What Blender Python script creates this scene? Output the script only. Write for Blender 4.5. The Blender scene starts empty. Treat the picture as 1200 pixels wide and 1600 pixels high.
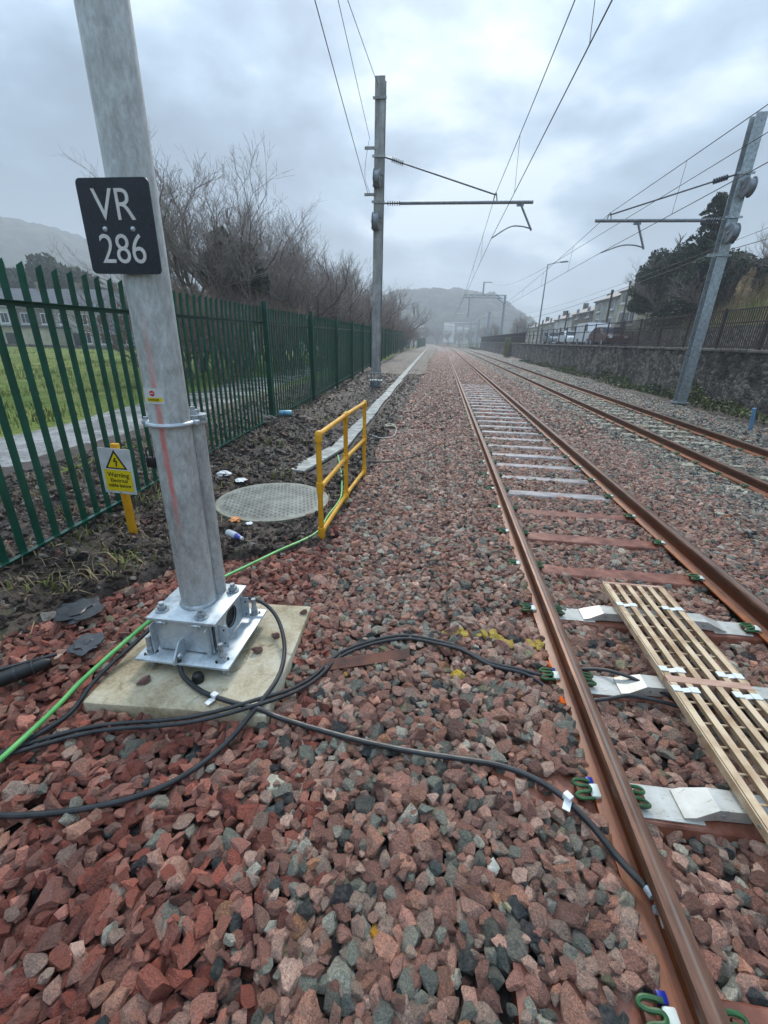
import bpy, bmesh, math, random
import numpy as np
from mathutils import Vector, Matrix
random.seed(7); RNG = np.random.default_rng(11)
SC = bpy.context.scene
COL = SC.collection
R = math.radians

# ------------------------------------------------------------------ camera
cam_d = bpy.data.cameras.new('camera'); cam = bpy.data.objects.new('camera', cam_d); COL.objects.link(cam)
cam_d.sensor_fit = 'VERTICAL'; cam_d.sensor_height = 36.0; cam_d.lens = 667.0 / 1600.0 * 36.0
cam_d.clip_start = 0.05; cam_d.clip_end = 5000
RW = np.array([[0.99159206, 0.07034769, -0.10861115], [0.12701538, -0.36862071, 0.92086148], [0.02474416, -0.92691422, -0.37445661]])
H = 1.85
cam.matrix_world = Matrix(((RW[0, 0], -RW[0, 1], -RW[0, 2], 0), (RW[1, 0], -RW[1, 1], -RW[1, 2], 0), (RW[2, 0], -RW[2, 1], -RW[2, 2], H), (0, 0, 0, 1)))
SC.camera = cam

# ------------------------------------------------------------------ light: overcast sky, soft sun behind the cloud ahead
SUN_EL, SUN_AZ = R(40), R(-4)
world = bpy.data.worlds.new('World'); SC.world = world; world.use_nodes = True
def build_world():
    nt = world.node_tree; N = nt.nodes; L = nt.links; N.clear()
    def n(t, **k):
        x = N.new(t)
        for a, b in k.items(): setattr(x, a, b)
        return x
    def m(op, a, b=None, c=None):
        x = n('ShaderNodeMath', operation=op)
        for i, v in enumerate((a, b, c)):
            if v is None: continue
            if isinstance(v, (int, float)): x.inputs[i].default_value = v
            else: L.new(v, x.inputs[i])
        return x.outputs[0]
    out = n('ShaderNodeOutputWorld'); bg = n('ShaderNodeBackground'); L.new(bg.outputs[0], out.inputs[0])
    sky = n('ShaderNodeTexSky', sky_type='NISHITA', sun_disc=False, sun_elevation=SUN_EL, sun_rotation=SUN_AZ, air_density=1.2, dust_density=2.0)
    tc = n('ShaderNodeTexCoord'); sp = n('ShaderNodeSeparateXYZ'); L.new(tc.outputs['Generated'], sp.inputs[0])
    z = m('MAXIMUM', sp.outputs[2], 0.0)
    zz = m('ADD', z, 0.24)
    cb = n('ShaderNodeCombineXYZ'); L.new(m('DIVIDE', sp.outputs[0], zz), cb.inputs[0]); L.new(m('DIVIDE', sp.outputs[1], zz), cb.inputs[1])
    cb.inputs[2].default_value = 17.3
    n1 = n('ShaderNodeTexNoise'); n1.inputs['Scale'].default_value = 1.25; n1.inputs['Detail'].default_value = 7; n1.inputs['Roughness'].default_value = 0.5; n1.inputs['Distortion'].default_value = 0.35
    L.new(cb.outputs[0], n1.inputs['Vector'])
    n2 = n('ShaderNodeTexNoise'); n2.inputs['Scale'].default_value = 2.6; n2.inputs['Detail'].default_value = 6; n2.inputs['Roughness'].default_value = 0.55
    L.new(cb.outputs[0], n2.inputs['Vector'])
    # thinner cloud round the hidden sun: brighter there
    dp = n('ShaderNodeVectorMath', operation='DOT_PRODUCT'); L.new(tc.outputs['Generated'], dp.inputs[0])
    a = R(19); dp.inputs[1].default_value = (math.sin(R(1)) * math.cos(a), math.cos(a), math.sin(a))
    lobe = m('POWER', m('MAXIMUM', dp.outputs['Value'], 0.0), 26.0)
    v = m('SUBTRACT', m('ADD', m('MULTIPLY', n1.outputs[0], 1.15), m('MULTIPLY', n2.outputs[0], 0.45)), 0.305)
    v = m('ADD', m('ADD', v, m('MULTIPLY', lobe, 0.19)), m('MULTIPLY', m('POWER', z, 2.0), 0.12))
    rp = n('ShaderNodeValToRGB'); L.new(v, rp.inputs[0])
    el = rp.color_ramp.elements; el[0].position = 0.44; el[0].color = (0.145, 0.20, 0.275, 1); el[1].position = 0.76; el[1].color = (0.63, 0.725, 0.80, 1)
    e = rp.color_ramp.elements.new(0.55); e.color = (0.21, 0.29, 0.395, 1)
    e = rp.color_ramp.elements.new(0.65); e.color = (0.34, 0.455, 0.585, 1)
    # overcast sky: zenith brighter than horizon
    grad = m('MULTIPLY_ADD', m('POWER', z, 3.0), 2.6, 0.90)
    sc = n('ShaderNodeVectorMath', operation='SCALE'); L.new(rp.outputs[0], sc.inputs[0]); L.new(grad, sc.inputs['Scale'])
    sk = n('ShaderNodeVectorMath', operation='SCALE'); L.new(sky.outputs[0], sk.inputs[0]); sk.inputs['Scale'].default_value = 0.06
    mx = n('ShaderNodeMix', data_type='RGBA'); mx.inputs[0].default_value = 0.88
    L.new(sk.outputs[0], mx.inputs[6]); L.new(sc.outputs[0], mx.inputs[7])
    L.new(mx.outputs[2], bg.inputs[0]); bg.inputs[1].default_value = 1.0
build_world()
sun_d = bpy.data.lights.new('sun', 'SUN'); sun = bpy.data.objects.new('sun', sun_d); COL.objects.link(sun)
sun_d.energy = 1.5; sun_d.angle = R(11); sun_d.color = (1.0, 0.93, 0.83)
sun.rotation_euler = (Vector((math.sin(SUN_AZ) * math.cos(SUN_EL), math.cos(SUN_AZ) * math.cos(SUN_EL), math.sin(SUN_EL)))).to_track_quat('Z', 'Y').to_euler()
SC.view_settings.view_transform = 'Standard'; SC.view_settings.look = 'None'; SC.view_settings.gamma = 1.0
SC.view_settings.use_curve_mapping = False; SC.view_settings.exposure = 0.72
SC.cycles.use_denoising = True
SC.cycles.max_bounces = 6; SC.cycles.diffuse_bounces = 2; SC.cycles.glossy_bounces = 3; SC.cycles.transparent_max_bounces = 6; SC.cycles.volume_bounces = 1
SC.cycles.caustics_reflective = False; SC.cycles.caustics_refractive = False

# ------------------------------------------------------------------ materials
MATS = {}
def srgb(r, g, b):
    f = lambda c: ((c / 255 + 0.055) / 1.055) ** 2.4 if c > 10 else c / 255 / 12.92
    return (f(r), f(g), f(b), 1)
class NT:
    def __init__(s, name):
        s.m = bpy.data.materials.new(name); s.m.use_nodes = True; s.t = s.m.node_tree; s.N = s.t.nodes; s.L = s.t.links
        s.b = s.N['Principled BSDF']
        MATS[name] = s.m
    def n(s, t, **k):
        x = s.N.new(t)
        for a, b in k.items(): setattr(x, a, b)
        return x
    def put(s, sock, v):
        if hasattr(v, 'links') or hasattr(v, 'is_linked'): s.L.new(v, sock)
        else: sock.default_value = v
    def math(s, op, a, b=0.0, c=None, clamp=False):
        x = s.n('ShaderNodeMath', operation=op, use_clamp=clamp)
        s.put(x.inputs[0], a); s.put(x.inputs[1], b)
        if c is not None: s.put(x.inputs[2], c)
        return x.outputs[0]
    def coord(s, kind='Object', scale=(1, 1, 1), rnd=False):
        tc = s.n('ShaderNodeTexCoord'); mp = s.n('ShaderNodeMapping'); mp.inputs['Scale'].default_value = scale
        s.L.new(tc.outputs[kind], mp.inputs[0])
        if rnd:
            oi = s.n('ShaderNodeObjectInfo'); s.L.new(s.math('MULTIPLY', oi.outputs['Random'], 57.0), mp.inputs['Location'])
        return mp.outputs[0]
    def world(s):
        return s.n('ShaderNodeNewGeometry').outputs['Position']
    def noise(s, vec, scale, detail=5, rough=0.55, dist=0.0):
        x = s.n('ShaderNodeTexNoise'); x.inputs['Scale'].default_value = scale; x.inputs['Detail'].default_value = detail
        x.inputs['Roughness'].default_value = rough; x.inputs['Distortion'].default_value = dist
        s.L.new(vec, x.inputs['Vector']); return x.outputs[0]
    def voro(s, vec, scale, feature='F1', out=0):
        x = s.n('ShaderNodeTexVoronoi', feature=feature); x.inputs['Scale'].default_value = scale
        s.L.new(vec, x.inputs['Vector']); return x.outputs[out]
    def ramp(s, v, stops):
        x = s.n('ShaderNodeValToRGB'); s.L.new(v, x.inputs[0]); e = x.color_ramp.elements
        e[0].position, e[0].color = stops[0]; e[1].position, e[1].color = stops[-1]
        for p, c in stops[1:-1]:
            q = e.new(p); q.color = c
        return x.outputs[0]
    def mix(s, f, a, b, blend='MIX'):
        x = s.n('ShaderNodeMix', data_type='RGBA', blend_type=blend); s.put(x.inputs[0], f); s.put(x.inputs[6], a); s.put(x.inputs[7], b); return x.outputs[2]
    def bump(s, h, strength=0.3, dist=0.01):
        x = s.n('ShaderNodeBump'); x.inputs['Strength'].default_value = strength; x.inputs['Distance'].default_value = dist
        s.L.new(h, x.inputs['Height']); s.L.new(x.outputs[0], s.b.inputs['Normal'])
    def fin(s, col=None, rough=None, metal=None, spec=None):
        if col is not None: s.put(s.b.inputs['Base Color'], col)
        if rough is not None: s.put(s.b.inputs['Roughness'], rough)
        if metal is not None: s.put(s.b.inputs['Metallic'], metal)
        if spec is not None: s.put(s.b.inputs['Specular IOR Level'], spec)
        return s.m
G = lambda v: (v, v, v, 1)
def pm(name, c1, c2, scale=8, rough=0.6, metal=0.0, bump=0.0, bscale=40, bdist=0.005, lo=0.35, hi=0.65, rnd=True, spec=0.5, detail=5):
    s = NT(name); v = s.coord(rnd=rnd)
    f = s.noise(v, scale, detail)
    c = s.ramp(f, [(lo, c1), (hi, c2)])
    if bump: s.bump(s.noise(v, bscale, 5), bump, bdist)
    rr = s.math('MULTIPLY_ADD', s.noise(v, scale * 2.3, 3), 0.22, rough - 0.11)
    return s.fin(c, rr, metal, spec)

def make_materials():
    # galvanised steel
    s = NT('galv'); v = s.coord(rnd=True)
    f = s.noise(v, 9, 6, 0.65, 0.6); g = s.voro(v, 70, out=1)
    bw = s.n('ShaderNodeRGBToBW'); s.L.new(g, bw.inputs[0])
    k = s.math('ADD', s.math('MULTIPLY', f, 0.8), s.math('MULTIPLY', bw.outputs[0], 0.2))
    c = s.ramp(k, [(0.34, srgb(128, 136, 140)), (0.5, srgb(168, 176, 180)), (0.66, srgb(196, 203, 206))])
    s.bump(s.noise(v, 120, 3), 0.06, 0.002)
    s.fin(c, s.math('MULTIPLY_ADD', f, 0.35, 0.28), 0.55)
    # weathered galvanised pole with a sprayed red line
    s = NT('galv_pole'); v = s.coord(scale=(1, 1, 0.45))
    f = s.noise(v, 30, 6, 0.7, 0.3); f2 = s.noise(v, 3.5, 4, 0.6, 0.0); f3 = s.noise(v, 90, 5, 0.75)
    k = s.math('ADD', s.math('MULTIPLY', f, 0.5), s.math('ADD', s.math('MULTIPLY', f2, 0.38), s.math('MULTIPLY', f3, 0.2)))
    c = s.ramp(k, [(0.42, srgb(160, 157, 153)), (0.53, srgb(188, 189, 187)), (0.63, srgb(212, 215, 214))])
    sp = s.n('ShaderNodeSeparateXYZ'); tc = s.n('ShaderNodeTexCoord'); s.L.new(tc.outputs['Object'], sp.inputs[0])
    wob = s.math('MULTIPLY_ADD', s.noise(s.coord(scale=(3, 3, 3)), 2.0, 2), 0.03, -0.004)
    dx = s.math('ABSOLUTE', s.math('SUBTRACT', sp.outputs[0], wob))
    edge = s.math('MULTIPLY_ADD', dx, -70.0, 1.35, clamp=True)
    up = s.math('MULTIPLY', s.math('MULTIPLY_ADD', sp.outputs[2], -2.2, 4.3, clamp=True), s.math('MULTIPLY_ADD', sp.outputs[2], 3.5, -2.9, clamp=True))
    front = s.math('MULTIPLY_ADD', sp.outputs[1], -30.0, -0.5, clamp=True)
    spray = s.math('MULTIPLY', s.math('MULTIPLY', edge, up), s.math('MULTIPLY', front, s.math('MULTIPLY_ADD', f3, 1.6, -0.1, clamp=True)))
    c = s.mix(spray, c, srgb(226, 92, 78))
    s.bump(f3, 0.12, 0.002)
    s.fin(c, s.math('MULTIPLY_ADD', f, 0.3, 0.28), s.math('MULTIPLY_ADD', spray, -0.2, 0.2))
    s = NT('galv_bright'); v = s.coord(rnd=True); f = s.noise(v, 14, 7, 0.7, 0.5)
    s.bump(s.noise(v, 90, 3), 0.05, 0.002)
    s.fin(s.ramp(f, [(0.3, srgb(160, 170, 176)), (0.5, srgb(196, 205, 210)), (0.7, srgb(216, 224, 228))]), s.math('MULTIPLY_ADD', f, 0.4, 0.22), 0.45)
    # mast steel, greyer with dark streaks
    s = NT('mast_steel'); v = s.coord(scale=(1, 1, 0.12), rnd=True); f = s.noise(v, 8, 6, 0.65); f2 = s.noise(s.coord(rnd=True), 2.0, 5, 0.6)
    s.fin(s.ramp(s.math('ADD', s.math('MULTIPLY', f, 0.5), s.math('MULTIPLY', f2, 0.5)), [(0.36, srgb(118, 115, 112)), (0.5, srgb(152, 150, 147)), (0.64, srgb(182, 181, 178))]), 0.55, 0.25)
    # rail
    s = NT('rail_rust'); v = s.coord(scale=(1, 0.25, 1)); f = s.noise(v, 34, 6, 0.7); f2 = s.noise(v, 5, 4)
    sp = s.n('ShaderNodeSeparateXYZ'); tc = s.n('ShaderNodeTexCoord'); s.L.new(tc.outputs['Object'], sp.inputs[0])
    zc = s.ramp(s.math('MULTIPLY', sp.outputs[2], 8.0), [(0.0, srgb(156, 74, 18)), (0.085, srgb(172, 88, 28)), (0.10, srgb(136, 76, 40)), (0.25, srgb(122, 64, 30)), (0.32, srgb(98, 48, 16)), (0.9, srgb(78, 38, 14))])
    c = s.mix(1.0, zc, s.ramp(s.math('ADD', s.math('MULTIPLY', f, 0.6), s.math('MULTIPLY', f2, 0.4)), [(0.35, G(0.55)), (0.5, G(1.0)), (0.65, G(1.5))]), 'MULTIPLY')
    s.bump(f, 0.25, 0.002); s.fin(c, s.math('MULTIPLY_ADD', f2, 0.4, 0.25), 0.0)
    s = NT('rail_head'); v = s.coord(scale=(1, 0.12, 1)); f = s.noise(v, 40, 5, 0.6); f2 = s.noise(v, 9, 3)
    sp = s.n('ShaderNodeSeparateXYZ'); tc = s.n('ShaderNodeTexCoord'); s.L.new(tc.outputs['Object'], sp.inputs[0])
    band = s.math('MULTIPLY_ADD', s.math('ABSOLUTE', sp.outputs[0]), -110.0, s.math('MULTIPLY_ADD', f2, 2.6, -0.4), clamp=True)
    c = s.ramp(f, [(0.35, srgb(78, 50, 36)), (0.65, srgb(118, 82, 62))])
    c = s.mix(s.math('MULTIPLY', band, 0.8), c, srgb(136, 124, 114))
    s.bump(f, 0.08, 0.001)
    s.fin(c, s.math('MULTIPLY_ADD', band, -0.12, 0.42), s.math('MULTIPLY_ADD', band, 0.3, 0.3))
    # steel sleepers
    s = NT('sleeper_rust'); v = s.coord(rnd=True); f = s.noise(v, 7, 6, 0.65); f2 = s.noise(v, 60, 4)
    c = s.ramp(f, [(0.34, srgb(92, 48, 30)), (0.5, srgb(124, 72, 54)), (0.66, srgb(150, 102, 84))])
    s.bump(f2, 0.12, 0.002); s.fin(c, s.math('MULTIPLY_ADD', f, 0.5, 0.16), 0.1)
    s = NT('sleeper_sky_sheen'); v = s.coord(rnd=True); f = s.noise(v, 6, 6, 0.65)  # pale tone is the sky's grazing reflection, put into the colour
    c = s.ramp(f, [(0.34, srgb(132, 118, 112)), (0.5, srgb(160, 150, 146)), (0.66, srgb(176, 170, 168))])
    s.fin(c, s.math('MULTIPLY_ADD', f, 0.4, 0.12), 0.25)
    pm('rust_dark', srgb(70, 36, 22), srgb(112, 62, 38), 12, 0.6, 0, 0.3, 60)
    # concrete
    s = NT('concrete_slab'); v = s.coord(); f = s.noise(v, 3.2, 7, 0.65, 0.4); f2 = s.noise(v, 60, 4, 0.7); f3 = s.noise(v, 7, 4, 0.6, 1.0)
    c = s.ramp(s.math('ADD', s.math('MULTIPLY', f, 0.7), s.math('MULTIPLY', f2, 0.3)), [(0.36, srgb(140, 122, 92)), (0.48, srgb(176, 162, 134)), (0.62, srgb(200, 192, 170))])
    c = s.mix(s.math('MULTIPLY_ADD', f3, 8.0, -4.9, clamp=True), c, srgb(116, 98, 70))
    s.bump(s.math('ADD', f2, f), 0.35, 0.006); s.fin(c, 0.72)
    pm('concrete_trough', srgb(132, 130, 122), srgb(186, 186, 178), 6, 0.75, 0, 0.3, 70)
    pm('concrete_old', srgb(128, 120, 102), srgb(170, 162, 142), 8, 0.8, 0, 0.3, 60)
    # paints and plastics
    pm('fence_green', srgb(10, 66, 50), srgb(20, 88, 68), 3, 0.34, 0.0, 0.04, 60)
    pm('yellow_grp', srgb(214, 150, 22), srgb(238, 178, 44), 5, 0.38, 0, 0.05, 80)
    pm('yellow_post', srgb(222, 150, 14), srgb(240, 176, 30), 9, 0.5)
    pm('beige_grp', srgb(164, 130, 94), srgb(216, 190, 156), 7, 0.5, 0, 0.1, 90, lo=0.3, hi=0.6)
    pm('beige_pink', srgb(172, 130, 108), srgb(196, 158, 136), 6, 0.5)
    s = NT('bracket_white'); v = s.coord(rnd=True); f = s.noise(s.coord(scale=(2, 7, 2), rnd=True), 11, 4, 0.6, 0.6)
    s.fin(s.mix(s.math('MULTIPLY_ADD', f, 7.0, -4.2, clamp=True), s.ramp(s.noise(v, 8), [(0.3, srgb(168, 165, 155)), (0.7, srgb(206, 204, 196))]), srgb(120, 108, 86)), 0.4, 0.15)
    pm('white_clip', srgb(205, 208, 206), srgb(232, 234, 232), 9, 0.35)
    pm('cable_black', srgb(26, 27, 29), srgb(48, 50, 52), 12, 0.42, 0, 0.05, 200)
    pm('rubber_black', srgb(14, 14, 15), srgb(30, 30, 31), 12, 0.5)
    pm('cable_green', srgb(86, 168, 84), srgb(126, 200, 116), 8, 0.4)
    pm('clip_green', srgb(20, 62, 30), srgb(50, 100, 52), 20, 0.42)
    pm('clip_pale', srgb(196, 206, 198), srgb(224, 230, 222), 15, 0.45)
    pm('nylon_blue', srgb(20, 36, 132), srgb(34, 58, 176), 9, 0.35)
    pm('tag_orange', srgb(228, 92, 10), srgb(240, 112, 20), 9, 0.5)
    pm('plate_black', srgb(14, 16, 26), srgb(24, 27, 38), 5, 0.28)
    pm('letter_white', srgb(214, 208, 204), srgb(230, 226, 222), 20, 0.5)
    pm('sign_white', srgb(196, 198, 198), srgb(220, 221, 220), 9, 0.4)
    pm('sign_yellow', srgb(232, 204, 10), srgb(244, 216, 24), 9, 0.4)
    pm('print_black', srgb(14, 14, 12), srgb(24, 24, 20), 9, 0.5)
    pm('print_red', srgb(200, 30, 34), srgb(214, 44, 44), 9, 0.5)
    pm('cover_rim', srgb(120, 120, 104), srgb(150, 150, 134), 9, 0.7)
    s = NT('cover_grp'); v = s.coord(); w = s.n('ShaderNodeTexChecker'); w.inputs['Scale'].default_value = 44
    s.L.new(v, w.inputs[0]); f = s.noise(v, 5, 6, 0.65)
    c = s.ramp(f, [(0.35, srgb(84, 86, 76)), (0.5, srgb(112, 114, 104)), (0.66, srgb(136, 139, 130))])
    s.bump(w.outputs[1], 0.35, 0.006); s.fin(s.mix(s.math('MULTIPLY', w.outputs[1], 0.22), c, srgb(168, 170, 164)), 0.5)
    pm('insulator', srgb(58, 62, 70), srgb(84, 90, 98), 9, 0.35)
    pm('alu', srgb(120, 124, 130), srgb(146, 150, 156), 9, 0.5, 0.3)
    pm('wire', srgb(48, 52, 56), srgb(66, 70, 74), 3, 0.55, 0.3)
    # ground
    s = NT('soil'); p = s.world(); f = s.noise(p, 1.7, 8, 0.7, 0.4); f2 = s.noise(p, 22, 6, 0.7); f3 = s.noise(p, 0.6, 3)
    k = s.math('ADD', s.math('MULTIPLY', f, 0.55), s.math('MULTIPLY', f2, 0.45))
    c = s.ramp(k, [(0.36, srgb(24, 18, 14)), (0.46, srgb(44, 34, 27)), (0.55, srgb(68, 54, 43)), (0.66, srgb(108, 92, 76))])
    c = s.mix(s.math('MULTIPLY_ADD', s.noise(p, 3.1, 4), 7.0, -4.2, clamp=True), c, srgb(74, 76, 40))
    s.bump(k, 0.9, 0.05); s.fin(c, s.math('MULTIPLY_ADD', f2, 0.6, 0.36))
    s = NT('grass_ground'); p = s.world(); f = s.noise(p, 0.5, 6, 0.65); f2 = s.noise(p, 9, 5, 0.7)
    k = s.math('ADD', s.math('MULTIPLY', f, 0.5), s.math('MULTIPLY', f2, 0.5))
    c = s.ramp(k, [(0.36, srgb(64, 82, 30)), (0.48, srgb(94, 114, 44)), (0.60, srgb(140, 136, 78))])
    s.bump(f2, 0.9, 0.08); s.fin(c, 0.9, spec=0.2)
    s = NT('path_mud'); p = s.world(); f = s.noise(p, 1.1, 6, 0.6, 0.5); f2 = s.noise(p, 14, 5, 0.7)
    c = s.ramp(s.math('ADD', s.math('MULTIPLY', f, 0.6), s.math('MULTIPLY', f2, 0.4)), [(0.38, srgb(96, 90, 84)), (0.5, srgb(142, 138, 134)), (0.62, srgb(166, 163, 160))])
    s.bump(f2, 0.5, 0.03); s.fin(c, s.math('MULTIPLY_ADD', f, 1.3, -0.42, clamp=True))
    s = NT('earth'); p = s.world(); f = s.noise(p, 0.05, 8, 0.65)
    s.fin(s.ramp(f, [(0.35, srgb(66, 66, 42)), (0.5, srgb(92, 96, 56)), (0.65, srgb(118, 112, 78))]), 0.95, spec=0.1)
    # ballast under-sheet (seen between the stones, and in the distance)
    s = NT('ballast_far'); p = s.world(); d = s.voro(p, 17, out=1); e = s.voro(p, 17, out=0)
    sx = s.n('ShaderNodeSeparateXYZ'); s.L.new(p, sx.inputs[0])
    hs = s.n('ShaderNodeSeparateColor'); s.L.new(d, hs.inputs[0])
    c1 = s.ramp(hs.outputs[0], [(0.0, srgb(118, 92, 84)), (0.35, srgb(104, 82, 75)), (0.6, srgb(104, 99, 90)), (0.8, srgb(70, 71, 68)), (1.0, srgb(136, 118, 108))])
    c2 = s.ramp(hs.outputs[0], [(0.0, srgb(100, 97, 88)), (0.5, srgb(118, 112, 102)), (1.0, srgb(82, 82, 78))])
    c = s.mix(s.math('MULTIPLY_ADD', sx.outputs[0], 0.8, -2.9, clamp=True), c1, c2)
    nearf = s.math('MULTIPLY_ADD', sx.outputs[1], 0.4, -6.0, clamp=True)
    c = s.mix(nearf, srgb(40, 32, 29), c)  # near sheet painted dark: shade of the gaps between stones in the colour
    s.bump(s.math('MULTIPLY', e, -1.0), 0.8, 0.04); s.fin(c, 0.7)
    # stones
    s = NT('stone'); v = s.coord(rnd=True)
    at = s.n('ShaderNodeAttribute', attribute_type='INSTANCER', attribute_name='scol')
    f = s.noise(v, 5.5, 6, 0.8); g = s.noise(v, 1.4, 5, 0.6); vo = s.noise(v, 13, 3, 0.7)
    br = s.ramp(s.math('ADD', s.math('MULTIPLY', f, 0.6), s.math('MULTIPLY', vo, 0.4)), [(0.38, G(0.62)), (0.5, G(1.5)), (0.62, G(2.5))])
    c = s.mix(1.0, at.outputs['Color'], br, 'MULTIPLY')
    c = s.mix(s.math('MULTIPLY_ADD', g, 3.2, -1.55, clamp=True), c, s.mix(0.5, at.outputs['Color'], srgb(186, 162, 150)))
    c = s.mix(s.math('MULTIPLY_ADD', vo, 9.0, -5.6, clamp=True), c, s.mix(0.4, at.outputs['Color'], G(0.6)))
    s.bump(s.math('ADD', f, s.math('MULTIPLY', g, 1.5)), 0.8, 0.15); s.fin(c, s.math('MULTIPLY_ADD', f, 0.5, 0.14), spec=0.55)
    s = NT('stone_red'); v = s.coord(rnd=True)
    at = s.n('ShaderNodeAttribute', attribute_type='INSTANCER', attribute_name='scol')
    f = s.noise(v, 6, 6, 0.65); g = s.noise(v, 1.3, 4, 0.6)
    br = s.ramp(f, [(0.3, G(0.85)), (0.5, G(1.3)), (0.7, G(1.75))])
    c = s.mix(1.0, at.outputs['Color'], br, 'MULTIPLY')
    c = s.mix(s.math('MULTIPLY_ADD', g, 3.5, -1.9, clamp=True), c, s.mix(0.45, at.outputs['Color'], srgb(172, 138, 128)))
    s.bump(s.math('ADD', f, g), 0.6, 0.12); s.fin(c, s.math('MULTIPLY_ADD', f, 0.5, 0.12), spec=0.55)
    pm('stone_yellow', srgb(206, 176, 60), srgb(232, 206, 96), 6, 0.7)
    pm('stone_white', srgb(214, 204, 182), srgb(240, 232, 214), 6, 0.7)
    # walls, buildings
    s = NT('wall_stone'); v = s.coord(scale=(1, 1, 1.5)); vd = s.voro(v, 5.2, 'DISTANCE_TO_EDGE'); vc = s.voro(v, 5.2, out=1)
    bw = s.n('ShaderNodeRGBToBW'); s.L.new(vc, bw.inputs[0]); f = s.noise(s.coord(), 1.6, 9, 0.75); f2 = s.noise(s.coord(scale=(1, 1, 0.15)), 1.1, 5)
    k = s.math('ADD', s.math('MULTIPLY', f, 0.55), s.math('ADD', s.math('MULTIPLY', bw.outputs[0], 0.22), s.math('MULTIPLY', f2, 0.3)))
    c = s.ramp(k, [(0.44, srgb(42, 39, 36)), (0.54, srgb(82, 77, 70)), (0.64, srgb(132, 124, 113))])
    c = s.mix(s.math('MULTIPLY_ADD', vd, -12.0, 0.45, clamp=True), c, srgb(34, 31, 28)); s.bump(s.math('ADD', s.math('MULTIPLY', vd, 2.0), s.math('MULTIPLY', f, 2.0)), 0.6, 0.06); s.fin(c, 0.85)
    pm('coping', srgb(78, 74, 70), srgb(118, 114, 108), 3, 0.8, 0, 0.3, 30)
    pm('iron_brown', srgb(44, 34, 30), srgb(68, 54, 48), 5, 0.6)
    pm('render_grey', srgb(150, 146, 138), srgb(178, 174, 166), 1.2, 0.85)
    pm('render_stone', srgb(104, 96, 86), srgb(144, 134, 120), 2.2, 0.9, 0, 0.4, 6, 0.05)
    pm('render_blue', srgb(140, 152, 172), srgb(160, 170, 188), 1.2, 0.85)
    pm('render_white', srgb(196, 196, 192), srgb(218, 218, 214), 1.2, 0.85)
    pm('render_cream', srgb(170, 160, 138), srgb(196, 188, 168), 1.2, 0.85)
    pm('slate', srgb(66, 66, 70), srgb(92, 92, 96), 3, 0.6, 0, 0.4, 12, 0.03)
    pm('frame_white', srgb(206, 208, 208), srgb(224, 226, 226), 3, 0.4)
    pm('glass_dark', srgb(28, 32, 38), srgb(44, 50, 58), 2, 0.12)
    pm('tarmac', srgb(70, 70, 72), srgb(92, 92, 94), 3, 0.8)
    pm('car_white', srgb(206, 208, 210), srgb(222, 224, 226), 1, 0.3)
    pm('car_red', srgb(84, 50, 46), srgb(100, 60, 54), 1, 0.3)
    pm('car_grey', srgb(116, 122, 130), srgb(138, 144, 150), 1, 0.3)
    pm('tyre', srgb(22, 22, 23), srgb(34, 34, 35), 6, 0.8)
    pm('lamp_post', srgb(112, 120, 124), srgb(138, 146, 150), 3, 0.5, 0.2)
    pm('timber_pole', srgb(66, 56, 48), srgb(94, 82, 70), 4, 0.8)
    # vegetation
    pm('bark', srgb(84, 73, 65), srgb(128, 114, 104), 6, 0.9)
    pm('bark_pale', srgb(116, 106, 100), srgb(164, 152, 144), 6, 0.9)
    pm('twig_brown', srgb(98, 80, 68), srgb(142, 120, 104), 3, 0.9)
    pm('conifer', srgb(20, 34, 20), srgb(48, 66, 34), 0.9, 0.8, lo=0.3, hi=0.7)
    pm('pine', srgb(38, 48, 34), srgb(66, 74, 52), 0.6, 0.85, lo=0.3, hi=0.7)
    pm('ivy', srgb(36, 54, 22), srgb(98, 104, 48), 0.9, 0.6, lo=0.3, hi=0.7)
    pm('grass_green', srgb(76, 90, 32), srgb(140, 140, 70), 0.4, 0.8, lo=0.3, hi=0.7)
    pm('straw', srgb(124, 106, 74), srgb(172, 152, 112), 2, 0.85)
    pm('pampas', srgb(150, 126, 92), srgb(196, 172, 138), 2, 0.9)
    s = NT('woodland'); p = s.world(); f = s.noise(p, 0.03, 8, 0.7); f2 = s.voro(p, 0.12)
    s.fin(s.ramp(s.math('ADD', s.math('MULTIPLY', f, 0.6), s.math('MULTIPLY', f2, 0.4)), [(0.3, srgb(36, 36, 28)), (0.5, srgb(62, 56, 44)), (0.7, srgb(84, 82, 56))]), 0.95, spec=0.1)
    pm('litter_white', srgb(206, 208, 208), srgb(236, 236, 236), 20, 0.5)
    pm('litter_orange', srgb(196, 122, 66), srgb(220, 152, 96), 20, 0.6)
    pm('bottle_clear', srgb(176, 184, 190), srgb(206, 212, 216), 12, 0.15)
    pm('bottle_blue', srgb(52, 66, 148), srgb(90, 96, 170), 12, 0.3)
    pm('can_blue', srgb(86, 150, 176), srgb(126, 180, 200), 12, 0.3)
    pm('tarp_black', srgb(36, 38, 42), srgb(66, 68, 72), 4, 0.45)
    pm('post_blue', srgb(86, 128, 168), srgb(116, 156, 192), 5, 0.5)
make_materials()
M = MATS

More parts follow.
